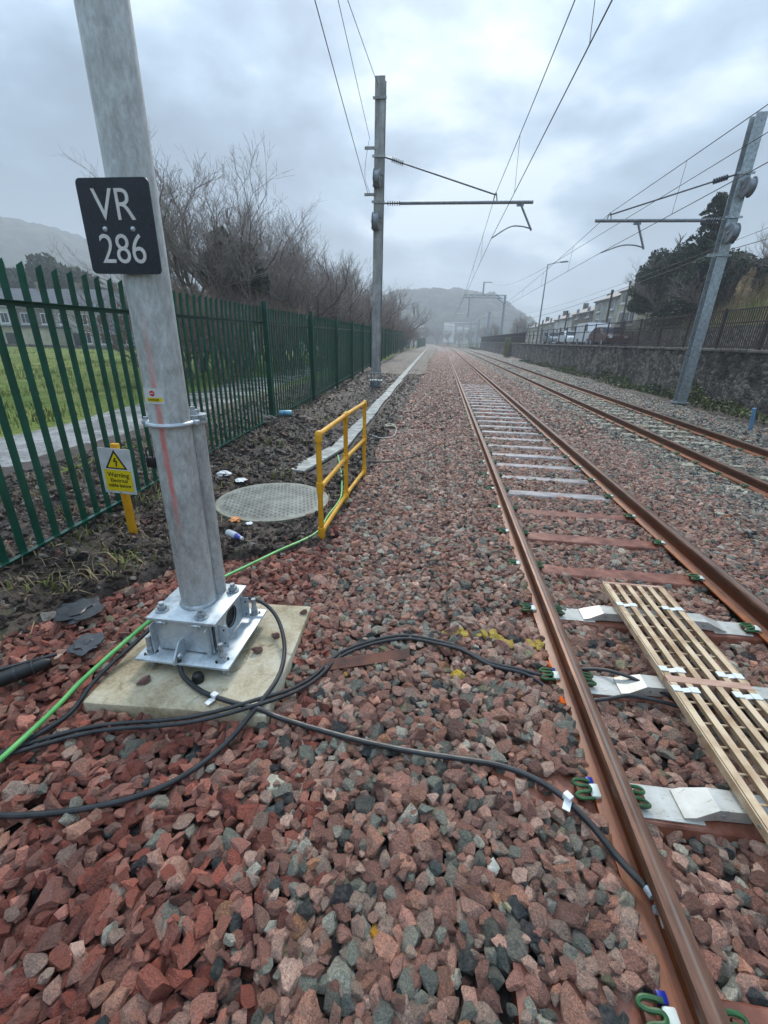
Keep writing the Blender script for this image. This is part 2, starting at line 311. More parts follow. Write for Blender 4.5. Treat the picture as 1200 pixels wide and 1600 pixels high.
# ------------------------------------------------------------------ mesh helpers
def link(o, parent=None):
    COL.objects.link(o)
    if parent is not None: o.parent = parent
    return o
def tag(o, label=None, cat=None, group=None, kind=None):
    if label: o['label'] = label
    if cat: o['category'] = cat
    if group: o['group'] = group
    if kind: o['kind'] = kind
    return o
def empty(name, loc=(0, 0, 0), rz=0.0, label=None, cat=None, group=None):
    o = bpy.data.objects.new(name, None); o.location = loc; o.rotation_euler = (0, 0, rz); o.empty_display_size = 0.1
    COL.objects.link(o); tag(o, label, cat, group); return o
def mesh_np(name, V, F, mat, smooth=False):
    me = bpy.data.meshes.new(name); me.from_pydata(np.asarray(V).tolist(), [], [tuple(int(i) for i in f) for f in F]); me.materials.append(M[mat] if isinstance(mat, str) else mat)
    if smooth: me.shade_smooth()
    me.update(); return me
def fast_mesh(name, V, F, mat, smooth=False):
    """V (n,3), F (m,k) numpy, all faces with k corners"""
    me = bpy.data.meshes.new(name); V = np.asarray(V, np.float32); F = np.asarray(F, np.int32); k = F.shape[1]
    me.vertices.add(len(V)); me.vertices.foreach_set('co', V.ravel())
    me.loops.add(F.size); me.loops.foreach_set('vertex_index', F.ravel())
    me.polygons.add(len(F)); me.polygons.foreach_set('loop_start', np.arange(0, F.size, k, dtype=np.int32))
    me.materials.append(M[mat] if isinstance(mat, str) else mat)
    me.update(calc_edges=True)
    if smooth: me.shade_smooth()
    return me
def obj(name, me, parent=None, loc=None, rot=None):
    o = bpy.data.objects.new(name, me)
    if loc is not None: o.location = loc
    if rot is not None: o.rotation_euler = rot
    return link(o, parent)
class MB:
    def __init__(s): s.bm = bmesh.new()
    def box(s, c, d, rot=None, bev=0.0):
        r = bmesh.ops.create_cube(s.bm, size=1.0); vs = r['verts']
        mt = Matrix.Translation(Vector(c)) @ (rot if rot is not None else Matrix.Identity(4)) @ Matrix.Diagonal((d[0], d[1], d[2], 1))
        bmesh.ops.transform(s.bm, matrix=mt, verts=vs)
        if bev:
            es = list({e for v in vs for e in v.link_edges}); bmesh.ops.bevel(s.bm, geom=es, offset=bev, segments=2, affect='EDGES', profile=0.5)
        return s
    def b2(s, a, b, bev=0.0):
        return s.box([(a[i] + b[i]) / 2 for i in range(3)], [abs(b[i] - a[i]) for i in range(3)], None, bev)
    def cyl(s, a, b, r, r2=None, n=16, caps=True):
        a = Vector(a); b = Vector(b); d = b - a; q = d.to_track_quat('Z', 'Y').to_matrix().to_4x4()
        bmesh.ops.create_cone(s.bm, cap_ends=caps, segments=n, radius1=r, radius2=r if r2 is None else r2, depth=d.length, matrix=Matrix.Translation((a + b) / 2) @ q)
        return s
    def tube(s, pts, r, n=8, closed=False, caps=True):
        P = [Vector(p) for p in pts]; k = len(P); rs = r if hasattr(r, '__len__') else [r] * k
        t0 = (P[1] - P[0]).normalized(); up = Vector((0, 0, 1)) if abs(t0.z) < 0.9 else Vector((1, 0, 0)); nrm = (up - t0 * up.dot(t0)).normalized()
        rings = []
        for i in range(k):
            if closed: t = (P[(i + 1) % k] - P[i - 1]).normalized()
            else: t = (P[min(i + 1, k - 1)] - P[max(i - 1, 0)]).normalized()
            nrm = (nrm - t * nrm.dot(t)).normalized(); bn = t.cross(nrm)
            rings.append([s.bm.verts.new(P[i] + (nrm * math.cos(2 * math.pi * j / n) + bn * math.sin(2 * math.pi * j / n)) * rs[i]) for j in range(n)])
        for i in range(k if closed else k - 1):
            A = rings[i]; B = rings[(i + 1) % k]
            for j in range(n): s.bm.faces.new((A[j], A[(j + 1) % n], B[(j + 1) % n], B[j]))
        if caps and not closed: s.bm.faces.new(rings[0][::-1]); s.bm.faces.new(rings[-1])
        return s
    def prism(s, poly, axis, a, b):
        """extrude 2D polygon along axis 0/1/2 between a and b; poly gives the other two coordinates in order"""
        def mk(u, v, w): return {0: (w, u, v), 1: (u, w, v), 2: (u, v, w)}[axis]
        A = [s.bm.verts.new(mk(u, v, a)) for u, v in poly]; B = [s.bm.verts.new(mk(u, v, b)) for u, v in poly]; n = len(poly)
        s.bm.faces.new(A); s.bm.faces.new(B[::-1])
        for i in range(n): s.bm.faces.new((A[i], B[i], B[(i + 1) % n], A[(i + 1) % n]))
        return s
    def lathe(s, prof, origin=(0, 0, 0), axis=(0, 0, 1), n=20):
        q = Vector(axis).to_track_quat('Z', 'Y').to_matrix(); o = Vector(origin); rings = []
        for r, z in prof: rings.append([s.bm.verts.new(o + q @ Vector((r * math.cos(2 * math.pi * j / n), r * math.sin(2 * math.pi * j / n), z))) for j in range(n)])
        for A, B in zip(rings, rings[1:]):
            for j in range(n): s.bm.faces.new((A[j], A[(j + 1) % n], B[(j + 1) % n], B[j]))
        if prof[0][0] > 1e-5: s.bm.faces.new(rings[0][::-1])
        if prof[-1][0] > 1e-5: s.bm.faces.new(rings[-1])
        return s
    def mesh(s, name, mat, smooth=False, recalc=True):
        if recalc: bmesh.ops.recalc_face_normals(s.bm, faces=s.bm.faces[:])
        me = bpy.data.meshes.new(name); s.bm.to_mesh(me); s.bm.free(); me.materials.append(M[mat])
        if smooth:
            me.shade_smooth()
            try: me.set_sharp_from_angle(angle=R(35))
            except Exception: pass
        return me
    def build(s, name, mat, parent=None, smooth=False, loc=None, rot=None):
        return obj(name, s.mesh(name, mat, smooth), parent, loc, rot)
def copy_tree(o, parent=None):
    c = o.copy(); COL.objects.link(c)
    if parent is not None: c.parent = parent
    for ch in list(o.children): copy_tree(ch, c)
    return c
def catmull(pts, sub=8):
    P = [Vector(p) for p in pts]; P = [2 * P[0] - P[1]] + P + [2 * P[-1] - P[-2]]; out = []
    for i in range(1, len(P) - 2):
        a, b, c, d = P[i - 1:i + 3]
        for k in range(sub):
            t = k / sub; out.append(0.5 * ((2 * b) + (c - a) * t + (2 * a - 5 * b + 4 * c - d) * t * t + (3 * b - a - 3 * c + d) * t ** 3))
    out.append(P[-2]); return out
def text_mesh(txt, size, mat, sx=1.0, ext=0.001, spacing=1.0, bold=0.0):
    cu = bpy.data.curves.new('lettering', 'FONT'); cu.body = txt; cu.size = size; cu.align_x = 'CENTER'; cu.align_y = 'CENTER'; cu.extrude = ext; cu.space_character = spacing; cu.offset = bold
    cu.resolution_u = 6
    o = bpy.data.objects.new('tmp_text', cu); COL.objects.link(o); bpy.context.view_layer.update()
    me = bpy.data.meshes.new_from_object(o.evaluated_get(bpy.context.evaluated_depsgraph_get())); bpy.data.objects.remove(o); bpy.data.curves.remove(cu)
    for v in me.vertices: v.co.x *= sx
    me.materials.clear(); me.materials.append(M[mat]); me.name = 'lettering'; return me
def smooth_noise(shape, cell, rng):
    h, w = shape; gh, gw = int(h / cell) + 3, int(w / cell) + 3; g = rng.random((gh, gw))
    y = np.arange(h) / cell; x = np.arange(w) / cell; yi = y.astype(int); xi = x.astype(int); fy = (y - yi)[:, None]; fx = (x - xi)[None]
    fy = fy * fy * (3 - 2 * fy); fx = fx * fx * (3 - 2 * fx)
    a = g[yi][:, xi]; b = g[yi][:, xi + 1]; c = g[yi + 1][:, xi]; d = g[yi + 1][:, xi + 1]
    return a * (1 - fx) * (1 - fy) + b * fx * (1 - fy) + c * (1 - fx) * fy + d * fx * fy
def grid_sheet(name, xs, ys, Z, mat, smooth=True, keep=None):
    X, Y = np.meshgrid(xs, ys); V = np.stack([X, Y, Z], -1).reshape(-1, 3); w = len(xs); h = len(ys)
    i = np.arange(h * w).reshape(h, w); F = np.stack([i[:-1, :-1], i[:-1, 1:], i[1:, 1:], i[1:, :-1]], -1).reshape(-1, 4)
    if keep is not None: F = F[keep.reshape(-1)]
    return fast_mesh(name, V, F, mat, smooth)
def seg_mesh(name, P0, P1, r0, r1, mat, n=3):
    P0 = np.asarray(P0); P1 = np.asarray(P1); d = P1 - P0; d /= np.linalg.norm(d, axis=1, keepdims=True) + 1e-9
    up = np.where(np.abs(d[:, 2:3]) < 0.9, np.array([[0, 0, 1.0]]), np.array([[1.0, 0, 0]])); a = np.cross(d, up); a /= np.linalg.norm(a, axis=1, keepdims=True); b = np.cross(d, a)
    m = len(P0); V = np.zeros((m, 2, n, 3)); 
    for j in range(n):
        o = a * math.cos(2 * math.pi * j / n) + b * math.sin(2 * math.pi * j / n)
        V[:, 0, j] = P0 + o * np.asarray(r0)[:, None]; V[:, 1, j] = P1 + o * np.asarray(r1)[:, None]
    base = (np.arange(m) * 2 * n)[:, None]; F = []
    for j in range(n):
        k = (j + 1) % n; F.append(np.concatenate([base + j, base + k, base + n + k, base + n + j], 1))
    return fast_mesh(name, V.reshape(-1, 3), np.concatenate(F), mat)
def leaf_mesh(name, P, size, mat, rng, aspect=0.5, droop=0.0, nrm=None):
    """one bent-free quad leaf per point, random orientation"""
    m = len(P); d = rng.normal(size=(m, 3)); d[:, 2] -= droop; d /= np.linalg.norm(d, axis=1, keepdims=True)
    e = rng.normal(size=(m, 3)); e -= d * (e * d).sum(1, keepdims=True); e /= np.linalg.norm(e, axis=1, keepdims=True)
    s = (size * (0.6 + 0.8 * rng.random(m)))[:, None]
    V = np.stack([P - d * s, P + e * s * aspect, P + d * s, P - e * s * aspect], 1).reshape(-1, 3)
    F = np.arange(m * 4).reshape(m, 4)
    return fast_mesh(name, V, F, mat)
ORD = ['first', 'second', 'third', 'fourth', 'fifth', 'sixth', 'seventh', 'eighth', 'ninth', 'tenth', 'eleventh', 'twelfth', 'thirteenth', 'fourteenth', 'fifteenth', 'sixteenth', 'seventeenth', 'eighteenth', 'nineteenth', 'twentieth']
def ordw(i):
    if i < 20: return ORD[i]
    n = i + 1; suf = 'th' if 10 <= n % 100 <= 20 else {1: 'st', 2: 'nd', 3: 'rd'}.get(n % 10, 'th')
    return '%d%s' % (n, suf)

# ------------------------------------------------------------------ layout numbers
X1L, X1R, X2L, X2R = 0.857, 2.362, 4.655, 6.16
ZT1, ZT2 = 0.19, 0.12                       # rail tops
BX = ([-5, 0.5, 1.96, 2.37, 2.95, 3.23, 3.6, 5.85, 8.2, 15.5, 29, 120, 300], [-3.1, -3.0, -2.72, -2.5, -2.2, -1.72, -1.1, -1.0, -1.1, -1.02, -1.0, -1.3, -4])
def bound(y): return np.interp(y, BX[0], BX[1])
def curve_x(y): return -np.maximum(np.asarray(y, float) - 105.0, 0) ** 2 / 2600.0
def level(x, y):
    x = np.asarray(x, float); l = np.where(x > 3.6, np.interp(x, [3.6, 4.3, 6.6, 7.6, 8.6], [0.03, -0.055, -0.055, -0.09, -0.19]), np.interp(x, [-3, -1.8, -0.6, 0.3, 2.9, 3.6], [-0.01, 0.0, 0.015, 0.0, 0.0, 0.03]))
    return l
def fence_x(y): return -3.22 - 0.045 * np.asarray(y, float)
def fence_z(y): return 0.01 + 0.010 * (np.asarray(y, float) - 3.0)

SOIL = {}
def soil_z(x, y):
    i = np.clip(np.searchsorted(SOIL['ys'], y), 0, len(SOIL['ys']) - 1); j = np.clip(np.searchsorted(SOIL['xs'], x), 0, len(SOIL['xs']) - 1); return SOIL['Z'][i, j]
def build_ground():
    V = np.array([[-1000, -150, -0.6], [1000, -150, -0.6], [1000, 1080, -0.6], [-1000, 1080, -0.6]]); tag(obj('ground', fast_mesh('ground', V, np.array([[0, 1, 2, 3]]), 'earth')), kind='structure')
    # ballast bed
    ys = np.concatenate([np.arange(-2, 20, 0.5), np.arange(20, 240, 2.5)]); xs = np.arange(-4.6, 8.8, 0.2)
    X, Y = np.meshgrid(xs, ys); Z = level(X, Y) - 0.055; Z -= np.clip((bound(Y) - X) * 0.6, 0, 0.3)
    far = np.clip((Y - 80) / 10, 0, 1); Z += far * 0.055
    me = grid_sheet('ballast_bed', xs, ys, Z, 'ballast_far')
    co = np.zeros(len(me.vertices) * 3, np.float32); me.vertices.foreach_get('co', co); co = co.reshape(-1, 3); co[:, 0] += curve_x(co[:, 1]); me.vertices.foreach_set('co', co.ravel()); me.update()
    bed = tag(obj('ballast_bed', me), kind='structure')
    # soil strip between ballast and fence
    r = np.random.default_rng(5)
    ys = np.concatenate([np.arange(-3.0, 12, 0.05), np.arange(12, 40, 0.2), np.arange(40, 150, 1.5)]); xs = np.arange(-6.2, -0.3, 0.05)
    X, Y = np.meshgrid(xs, ys); nz = smooth_noise(X.shape, 14, r) * 0.09 + smooth_noise(X.shape, 5, r) * 0.085 + smooth_noise(X.shape, 2, r) * 0.06 + smooth_noise(X.shape, 1.1, r) * 0.025 - 0.105
    hump = 0.22 * np.exp(-((X + 3.0) / 0.55) ** 2 - ((Y - 8.4) / 2.2) ** 2) + 0.10 * np.exp(-((X + 3.2) / 0.5) ** 2 - ((Y - 14.5) / 3.5) ** 2)
    flat = np.exp(-(((X + 1.9) ** 2 + (Y - 4.6) ** 2) / 0.75) ** 3)          # level ground round the cover
    flat = np.maximum(flat, np.exp(-((X - trough_x(Y)) / 0.35) ** 4) * (Y > 5.6))
    Z = 0.015 + nz * (1 - flat) + hump * (1 - flat) - 0.02 * flat
    Z = np.where(X < fence_x(Y) - 0.2, Z * 0.6 - 0.03, Z)
    t = np.clip((X - bound(Y) + 0.12 * (smooth_noise(X.shape, 6, r) - 0.5) * 2) / 0.25, 0, 1); Z = Z * (1 - t) - 0.16 * t
    SOIL.update(xs=xs, ys=ys, Z=Z)
    tag(obj('soil_verge', grid_sheet('soil_verge', xs, ys, Z, 'soil')), kind='structure')
    # grass field and muddy path beyond the fence
    ys = np.arange(-10, 62, 0.4); xs = np.arange(-90, -4.9, 0.4); X, Y = np.meshgrid(xs, ys)
    Z = -0.12 + smooth_noise(X.shape, 9, r) * 0.18 + smooth_noise(X.shape, 3, r) * 0.06
    px = -7.1 - 0.06 * (Y - 6); onp = np.exp(-((X - px) / 1.5) ** 4); Z = Z * (1 - onp) - 0.10 * onp
    tag(obj('grass_field', grid_sheet('grass_field', xs, ys, Z, 'grass_ground')), kind='structure')
    ys = np.arange(-4, 60, 0.25); us = np.linspace(-1.25, 1.25, 14); X, Y = np.meshgrid(us, ys); nz = smooth_noise(X.shape, 4, r)
    Z = -0.045 + nz * 0.035 - 0.06 * (np.abs(X) / 1.25) ** 4; me = grid_sheet('path', us, ys, Z, 'path_mud')
    co = np.zeros(len(me.vertices) * 3, np.float32); me.vertices.foreach_get('co', co); co = co.reshape(-1, 3); co[:, 0] += -7.1 - 0.06 * (co[:, 1] - 6) + 0.18 * np.sin(co[:, 1] * 0.9); me.vertices.foreach_set('co', co.ravel())
    tag(obj('path', me), kind='structure')
    # trackside strip up to the retaining wall, road behind it, bank
    ys = np.arange(-4, 130, 0.5); xs = np.arange(7.3, 10.75, 0.15); X, Y = np.meshgrid(xs, ys)
    Z = np.interp(X, [7.3, 8.2, 9, 10.8], [-0.26, -0.28, -0.26, -0.28]) + smooth_noise(X.shape, 5, r) * 0.12 - 0.05 + smooth_noise(X.shape, 2, r) * 0.04 + 0.22 * np.clip(X - 9.9, 0, 1)
    tag(obj('trackside_soil', grid_sheet('trackside_soil', xs, ys, Z, 'soil')), kind='structure')
    ys = np.arange(-4, 260, 2.0); xs = np.array([10.82, 13.0, 16.5]); X, Y = np.meshgrid(xs, ys)
    tag(obj('road', grid_sheet('road', xs, ys, X * 0 + 1.70, 'tarmac')), kind='structure')
    ys = np.arange(-4, 140, 0.6); xs = np.arange(14.9, 46, 0.6); X, Y = np.meshgrid(xs, ys)
    fade = np.clip((46 - Y) / 8, 0.0, 1.0)
    Z = 1.66 + np.clip(X - 15.0, 0, 3.2) * 1.05 * fade + np.clip(X - 18, 0, 40) * 0.16 + smooth_noise(X.shape, 3, r) * 0.35 * fade
    tag(obj('bank', grid_sheet('bank', xs, ys, Z, 'grass_ground')), kind='structure')
    return bed
def trough_x(y): return -1.78 - 0.020 * (np.asarray(y, float) - 12.0) + curve_x(y) * 0.3
BED = build_ground()

def hill(name, cx, cy, xs_prof, zs_prof, depth, seed, x0, x1):
    r = np.random.default_rng(seed); xs = np.arange(x0, x1, 3.0); ys = np.arange(cy - depth, cy + depth * 0.4, 4.0); X, Y = np.meshgrid(xs, ys)
    pk = np.interp(X, xs_prof, zs_prof); t = np.clip(1 - ((Y - cy) / depth) ** 2, 0, 1)
    rough = smooth_noise(X.shape, 1.5, r) * 7 + smooth_noise(X.shape, 4, r) * 4 + smooth_noise(X.shape, 14, r) * 4
    Z = pk * t ** 0.8 + rough * np.clip(t * 3, 0, 1) - 4.5 - 3 * (1 - t)
    return tag(obj(name, grid_sheet(name, xs, ys, Z, 'woodland')), kind='structure')
hill('hill', 0, 600, [-300, -210, -150, -112, -78, -46, 1, 48, 82, 107, 170, 300], [2, 1, 3, 10, 46, 53, 55, 51, 30, 15, 5, 5], 240, 3, -420, 420)
hill('hill', 0, 420, [-800, -600, -416, -375, -333, -290, -240, -180], [90, 96, 93, 89, 76, 52, 20, 2], 190, 4, -850, -150)

# ------------------------------------------------------------------ track: rails
def rail_prof():
    foot = [(-0.07, 0), (0.07, 0), (0.07, 0.011), (0.025, 0.024), (0.010, 0.036), (0.009, 0.112), (-0.009, 0.112), (-0.010, 0.036), (-0.025, 0.024), (-0.07, 0.011)]
    head = [(-0.0092, 0.108), (0.0092, 0.108), (0.034, 0.120), (0.036, 0.146), (0.030, 0.156), (0.015, 0.159), (-0.015, 0.159), (-0.030, 0.156), (-0.036, 0.146), (-0.034, 0.120)]
    return foot, head
RY = np.concatenate([[-3.0], np.arange(5, 105, 25), np.arange(105, 235, 6.0)])
def sweep(prof, mat, name):
    n = len(prof); V = []
    for y in RY:
        for u, w in prof: V.append((u + float(curve_x(y)), y, w))
    F = []
    for i in range(len(RY) - 1):
        for j in range(n):
            k = (j + 1) % n; F.append((i * n + j, i * n + k, (i + 1) * n + k, (i + 1) * n + j))
    me = mesh_np(name, V, F, mat); bm = bmesh.new(); bm.from_mesh(me); bmesh.ops.recalc_face_normals(bm, faces=bm.faces[:]); bm.to_mesh(me); bm.free(); return me
fo, he = rail_prof(); RF = sweep(fo, 'rail_rust', 'rail'); RH = sweep(he, 'rail_head', 'rail_head')
for x, zt, lab in ((X1L, ZT1, 'rusty steel rail nearest the camera with the cable lug on its side'), (X1R, ZT1, 'rusty rail on the far side of the pale cable tray'),
                   (X2L, ZT2, 'nearer rail of the second track with brown rusty web'), (X2R, ZT2, 'farther rail of the second track, closest to the stone wall')):
    o = obj('rail', RF, None, (x, 0, zt - 0.159)); tag(o, lab, 'rail', 'running rails'); obj('rail_head', RH, o)
# temporary foot plates under rails are the sleepers
# ------------------------------------------------------------------ steel sleepers with clips
SPY = [0.69 + 0.69 * k for k in range(-1, 30)]
def clip_meshes():
    z = 0.0
    q = [(0.020, -0.046, 0.030), (0.078, -0.050, 0.026), (0.098, -0.034, 0.022), (0.078, -0.018, 0.026), (0.040, -0.014, 0.034), (0.030, 0.0, 0.036)]
    q = [(u * 0.92, v_ * 0.86, w) for u, v_, w in q]; pts = catmull(q + [(u, -v_, w) for u, v_, w in q[-2::-1]], 5)
    mb = MB(); mb.tube(pts, 0.0078, 8); c = mb.mesh('clip', 'clip_green', True)
    mb = MB(); mb.box((0.006, 0, 0.020), (0.040, 0.062, 0.024), Matrix.Rotation(R(10), 4, 'Y'), 0.007); i = mb.mesh('insulator', 'clip_pale', True)
    mb = MB(); mb.box((0.066, 0, 0.012), (0.034, 0.07, 0.03), None, 0.004); s = mb.mesh('shoulder', 'rust_dark', True)
    mb = MB(); mb.box((0.012, -0.052, 0.012), (0.03, 0.03, 0.022), None, 0.004); b = mb.mesh('side_post', 'nylon_blue', True)
    return c, i, s, b
CLIP = clip_meshes()
def sleeper_mesh(mat):
    mb = MB(); prof = [(-0.13, -0.10), (-0.088, 0.014), (-0.080, 0.022), (0.080, 0.022), (0.088, 0.014), (0.13, -0.10)]
    mb.prism([(u, v) for u, v in prof], 0, -1.25, 1.25)
    for x in (-0.50, 0.50, -1.02, 1.02): mb.cyl((x, 0.02, 0.0215), (x, 0.02, 0.0245), 0.008, n=8)
    return mb.mesh('sleeper', mat)
SLM = {'r': sleeper_mesh('sleeper_rust'), 'g': sleeper_mesh('sleeper_sky_sheen')}
XC = (X1L + X1R) / 2
for i, y in enumerate(SPY):
    rusty = y < 5.2  # farther sleepers get the colour with sky reflection painted in
    o = obj('sleeper', SLM['r' if rusty else 'g'], None, (XC, y, 0), (0, 0, R(random.uniform(-0.4, 0.4))))
    lab = ('rusty brown steel sleeper across the near track, %s from the picture bottom' if rusty else 'steel sleeper coloured pale for sky reflection across the near track, %s from the picture bottom') % ordw(max(i - 1, 0))
    if i == 0: lab = 'rusty steel sleeper just below the picture bottom under the nearest rail'
    tag(o, lab, 'sleeper', 'steel sleepers of the near track')
    if y < 14:
        for rx in (X1L, X1R):
            for sg in (-1, 1):
                c = obj('clip', CLIP[0], o, (rx - XC + sg * 0.058, 0, 0.03), (0, 0, 0 if sg > 0 else math.pi))
                obj('insulator', CLIP[1], c); obj('shoulder', CLIP[2], c)
                if (rx == X1L) == (sg < 0): obj('side_post', CLIP[3], c)
# second track: weathered concrete sleepers, mostly covered
mb = MB(); mb.prism([(-0.14, -0.16), (-0.115, 0.0), (0.115, 0.0), (0.14, -0.16)], 0, -1.25, 1.25); CS = mb.mesh('sleeper', 'concrete_old')
k = 0
for j in range(46):
    y = 4.6 + 0.66 * j
    o = obj('sleeper', CS, None, ((X2L + X2R) / 2, y, -0.045), (0, 0, R(random.uniform(-0.5, 0.5))))
    tag(o, 'buff concrete sleeper half buried in ballast, %s from the near end of second track' % ordw(j), 'sleeper', 'concrete sleepers of the second track')
    if y < 16:
        for rx in (X2L, X2R):
            for sg in (-1, 1):
                c = obj('clip', CLIP[0], o, (rx - (X2L + X2R) / 2 + sg * 0.058, 0, 0.015), (0, 0, 0 if sg > 0 else math.pi)); obj('shoulder', CLIP[2], c)

# ------------------------------------------------------------------ ballast stones
def stone_variant(seed, red):
    r = random.Random(seed); bm = bmesh.new(); bmesh.ops.create_icosphere(bm, subdivisions=4, radius=1.25)
    ax = (1.0, r.uniform(0.58, 0.88), r.uniform(0.48, 0.76)) if not red else (1.0, r.uniform(0.55, 0.85), r.uniform(0.30, 0.55))
    planes = []; dirs = []
    for _ in range(12 if not red else 10):
        for _ in range(30):
            n = Vector((r.gauss(0, 1), r.gauss(0, 1), r.gauss(0, 1))).normalized()
            if all(n.dot(q) < 0.80 for q in dirs): break
        dirs.append(n); planes.append((n, r.uniform(0.60, 0.84)))
    for _ in range(6):
        for v in bm.verts:
            for n, d in planes:
                e = v.co.dot(n) - d
                if e > 0: v.co -= n * e
    if not red: bmesh.ops.smooth_vert(bm, verts=bm.verts[:], factor=0.25, use_axis_x=True, use_axis_y=True, use_axis_z=True)
    off = Vector((r.uniform(-50, 50),) * 3)
    from mathutils import noise as mn
    amp = 0.05 if not red else 0.025
    for v in bm.verts:
        v.co *= 1.0 + amp * mn.noise(v.co * 1.9 + off) + amp * 0.5 * mn.noise(v.co * 5 + off)
        v.co = Vector((v.co.x * ax[0], v.co.y * ax[1], v.co.z * ax[2])) * 1.18
    me = bpy.data.meshes.new('stone'); bm.to_mesh(me); bm.free(); me.materials.append(M['stone_red' if red else 'stone']); me.shade_smooth()
    try: me.set_sharp_from_angle(angle=R(18 if red else 26))
    except Exception: pass
    return me
NG, NR = 12, 8
VARS = [stone_variant(100 + i, False) for i in range(NG)] + [stone_variant(300 + i, True) for i in range(NR)]
PC = bpy.data.collections.new('stone_variants')
for i, me in enumerate(VARS): PC.objects.link(bpy.data.objects.new('stone_variant_%02d' % i, me))
PAL_R = np.array([srgb(128, 68, 54)[:3], srgb(144, 82, 66)[:3], srgb(110, 60, 48)[:3], srgb(158, 102, 86)[:3], srgb(136, 92, 78)[:3]])
PAL_P = np.array([srgb(180, 134, 116)[:3], srgb(164, 112, 96)[:3], srgb(192, 154, 136)[:3], srgb(146, 102, 88)[:3], srgb(182, 126, 102)[:3], srgb(170, 144, 128)[:3]])
PAL_G = np.array([srgb(142, 139, 124)[:3], srgb(120, 121, 108)[:3], srgb(162, 156, 141)[:3], srgb(106, 108, 99)[:3], srgb(176, 168, 150)[:3]])
PAL_P = PAL_P * 0.80 + 0.20 * PAL_P.mean(1, keepdims=True) * np.array([[1.02, 1.0, 0.97]]); PAL_P = PAL_P * np.array([[1.10, 1.02, 0.95]]); PAL_R = PAL_R * 0.88
PAL_D = np.array([srgb(62, 68, 68)[:3], srgb(52, 56, 58)[:3], srgb(78, 84, 80)[:3]])
PAL_X = np.array([srgb(178, 170, 150)[:3], srgb(176, 124, 92)[:3], srgb(150, 144, 112)[:3]])
def colours(x, y, r):
    n = len(x); red = np.clip((-0.52 - 0.16 * np.clip(y - 1, 0, 2) - x) / 0.45 + 0.5 + r.normal(0, 0.12, n), 0, 1) * np.clip((4.8 - y) / 1.4, 0.25, 1)
    grey = np.clip((x - 3.3) / 0.9, 0, 1) * 0.62 + 0.20
    u = r.random(n); kind = np.where(r.random(n) < red * 0.76, 0, np.where(u < grey, 2, 1))
    w = r.random(n); kind = np.where((kind == 2) & (w < 0.22), 3, kind); kind = np.where((kind > 0) & (w > 0.965), 4, kind)
    pals = [PAL_R, PAL_P, PAL_G, PAL_D, PAL_X]; c = np.zeros((n, 3))
    for k, p in enumerate(pals):
        m = kind == k; c[m] = p[r.integers(0, len(p), m.sum())]
    c *= np.exp(r.normal(0, 0.24, (n, 1))); vid = np.where(kind == 0, NG + r.integers(0, NR, n), r.integers(0, NG, n))
    return c, vid, kind
def eul(r, n, tilt):
    return np.stack([r.normal(0, tilt, n), r.normal(0, tilt, n), r.uniform(0, 6.283, n)], 1)
HM = {}
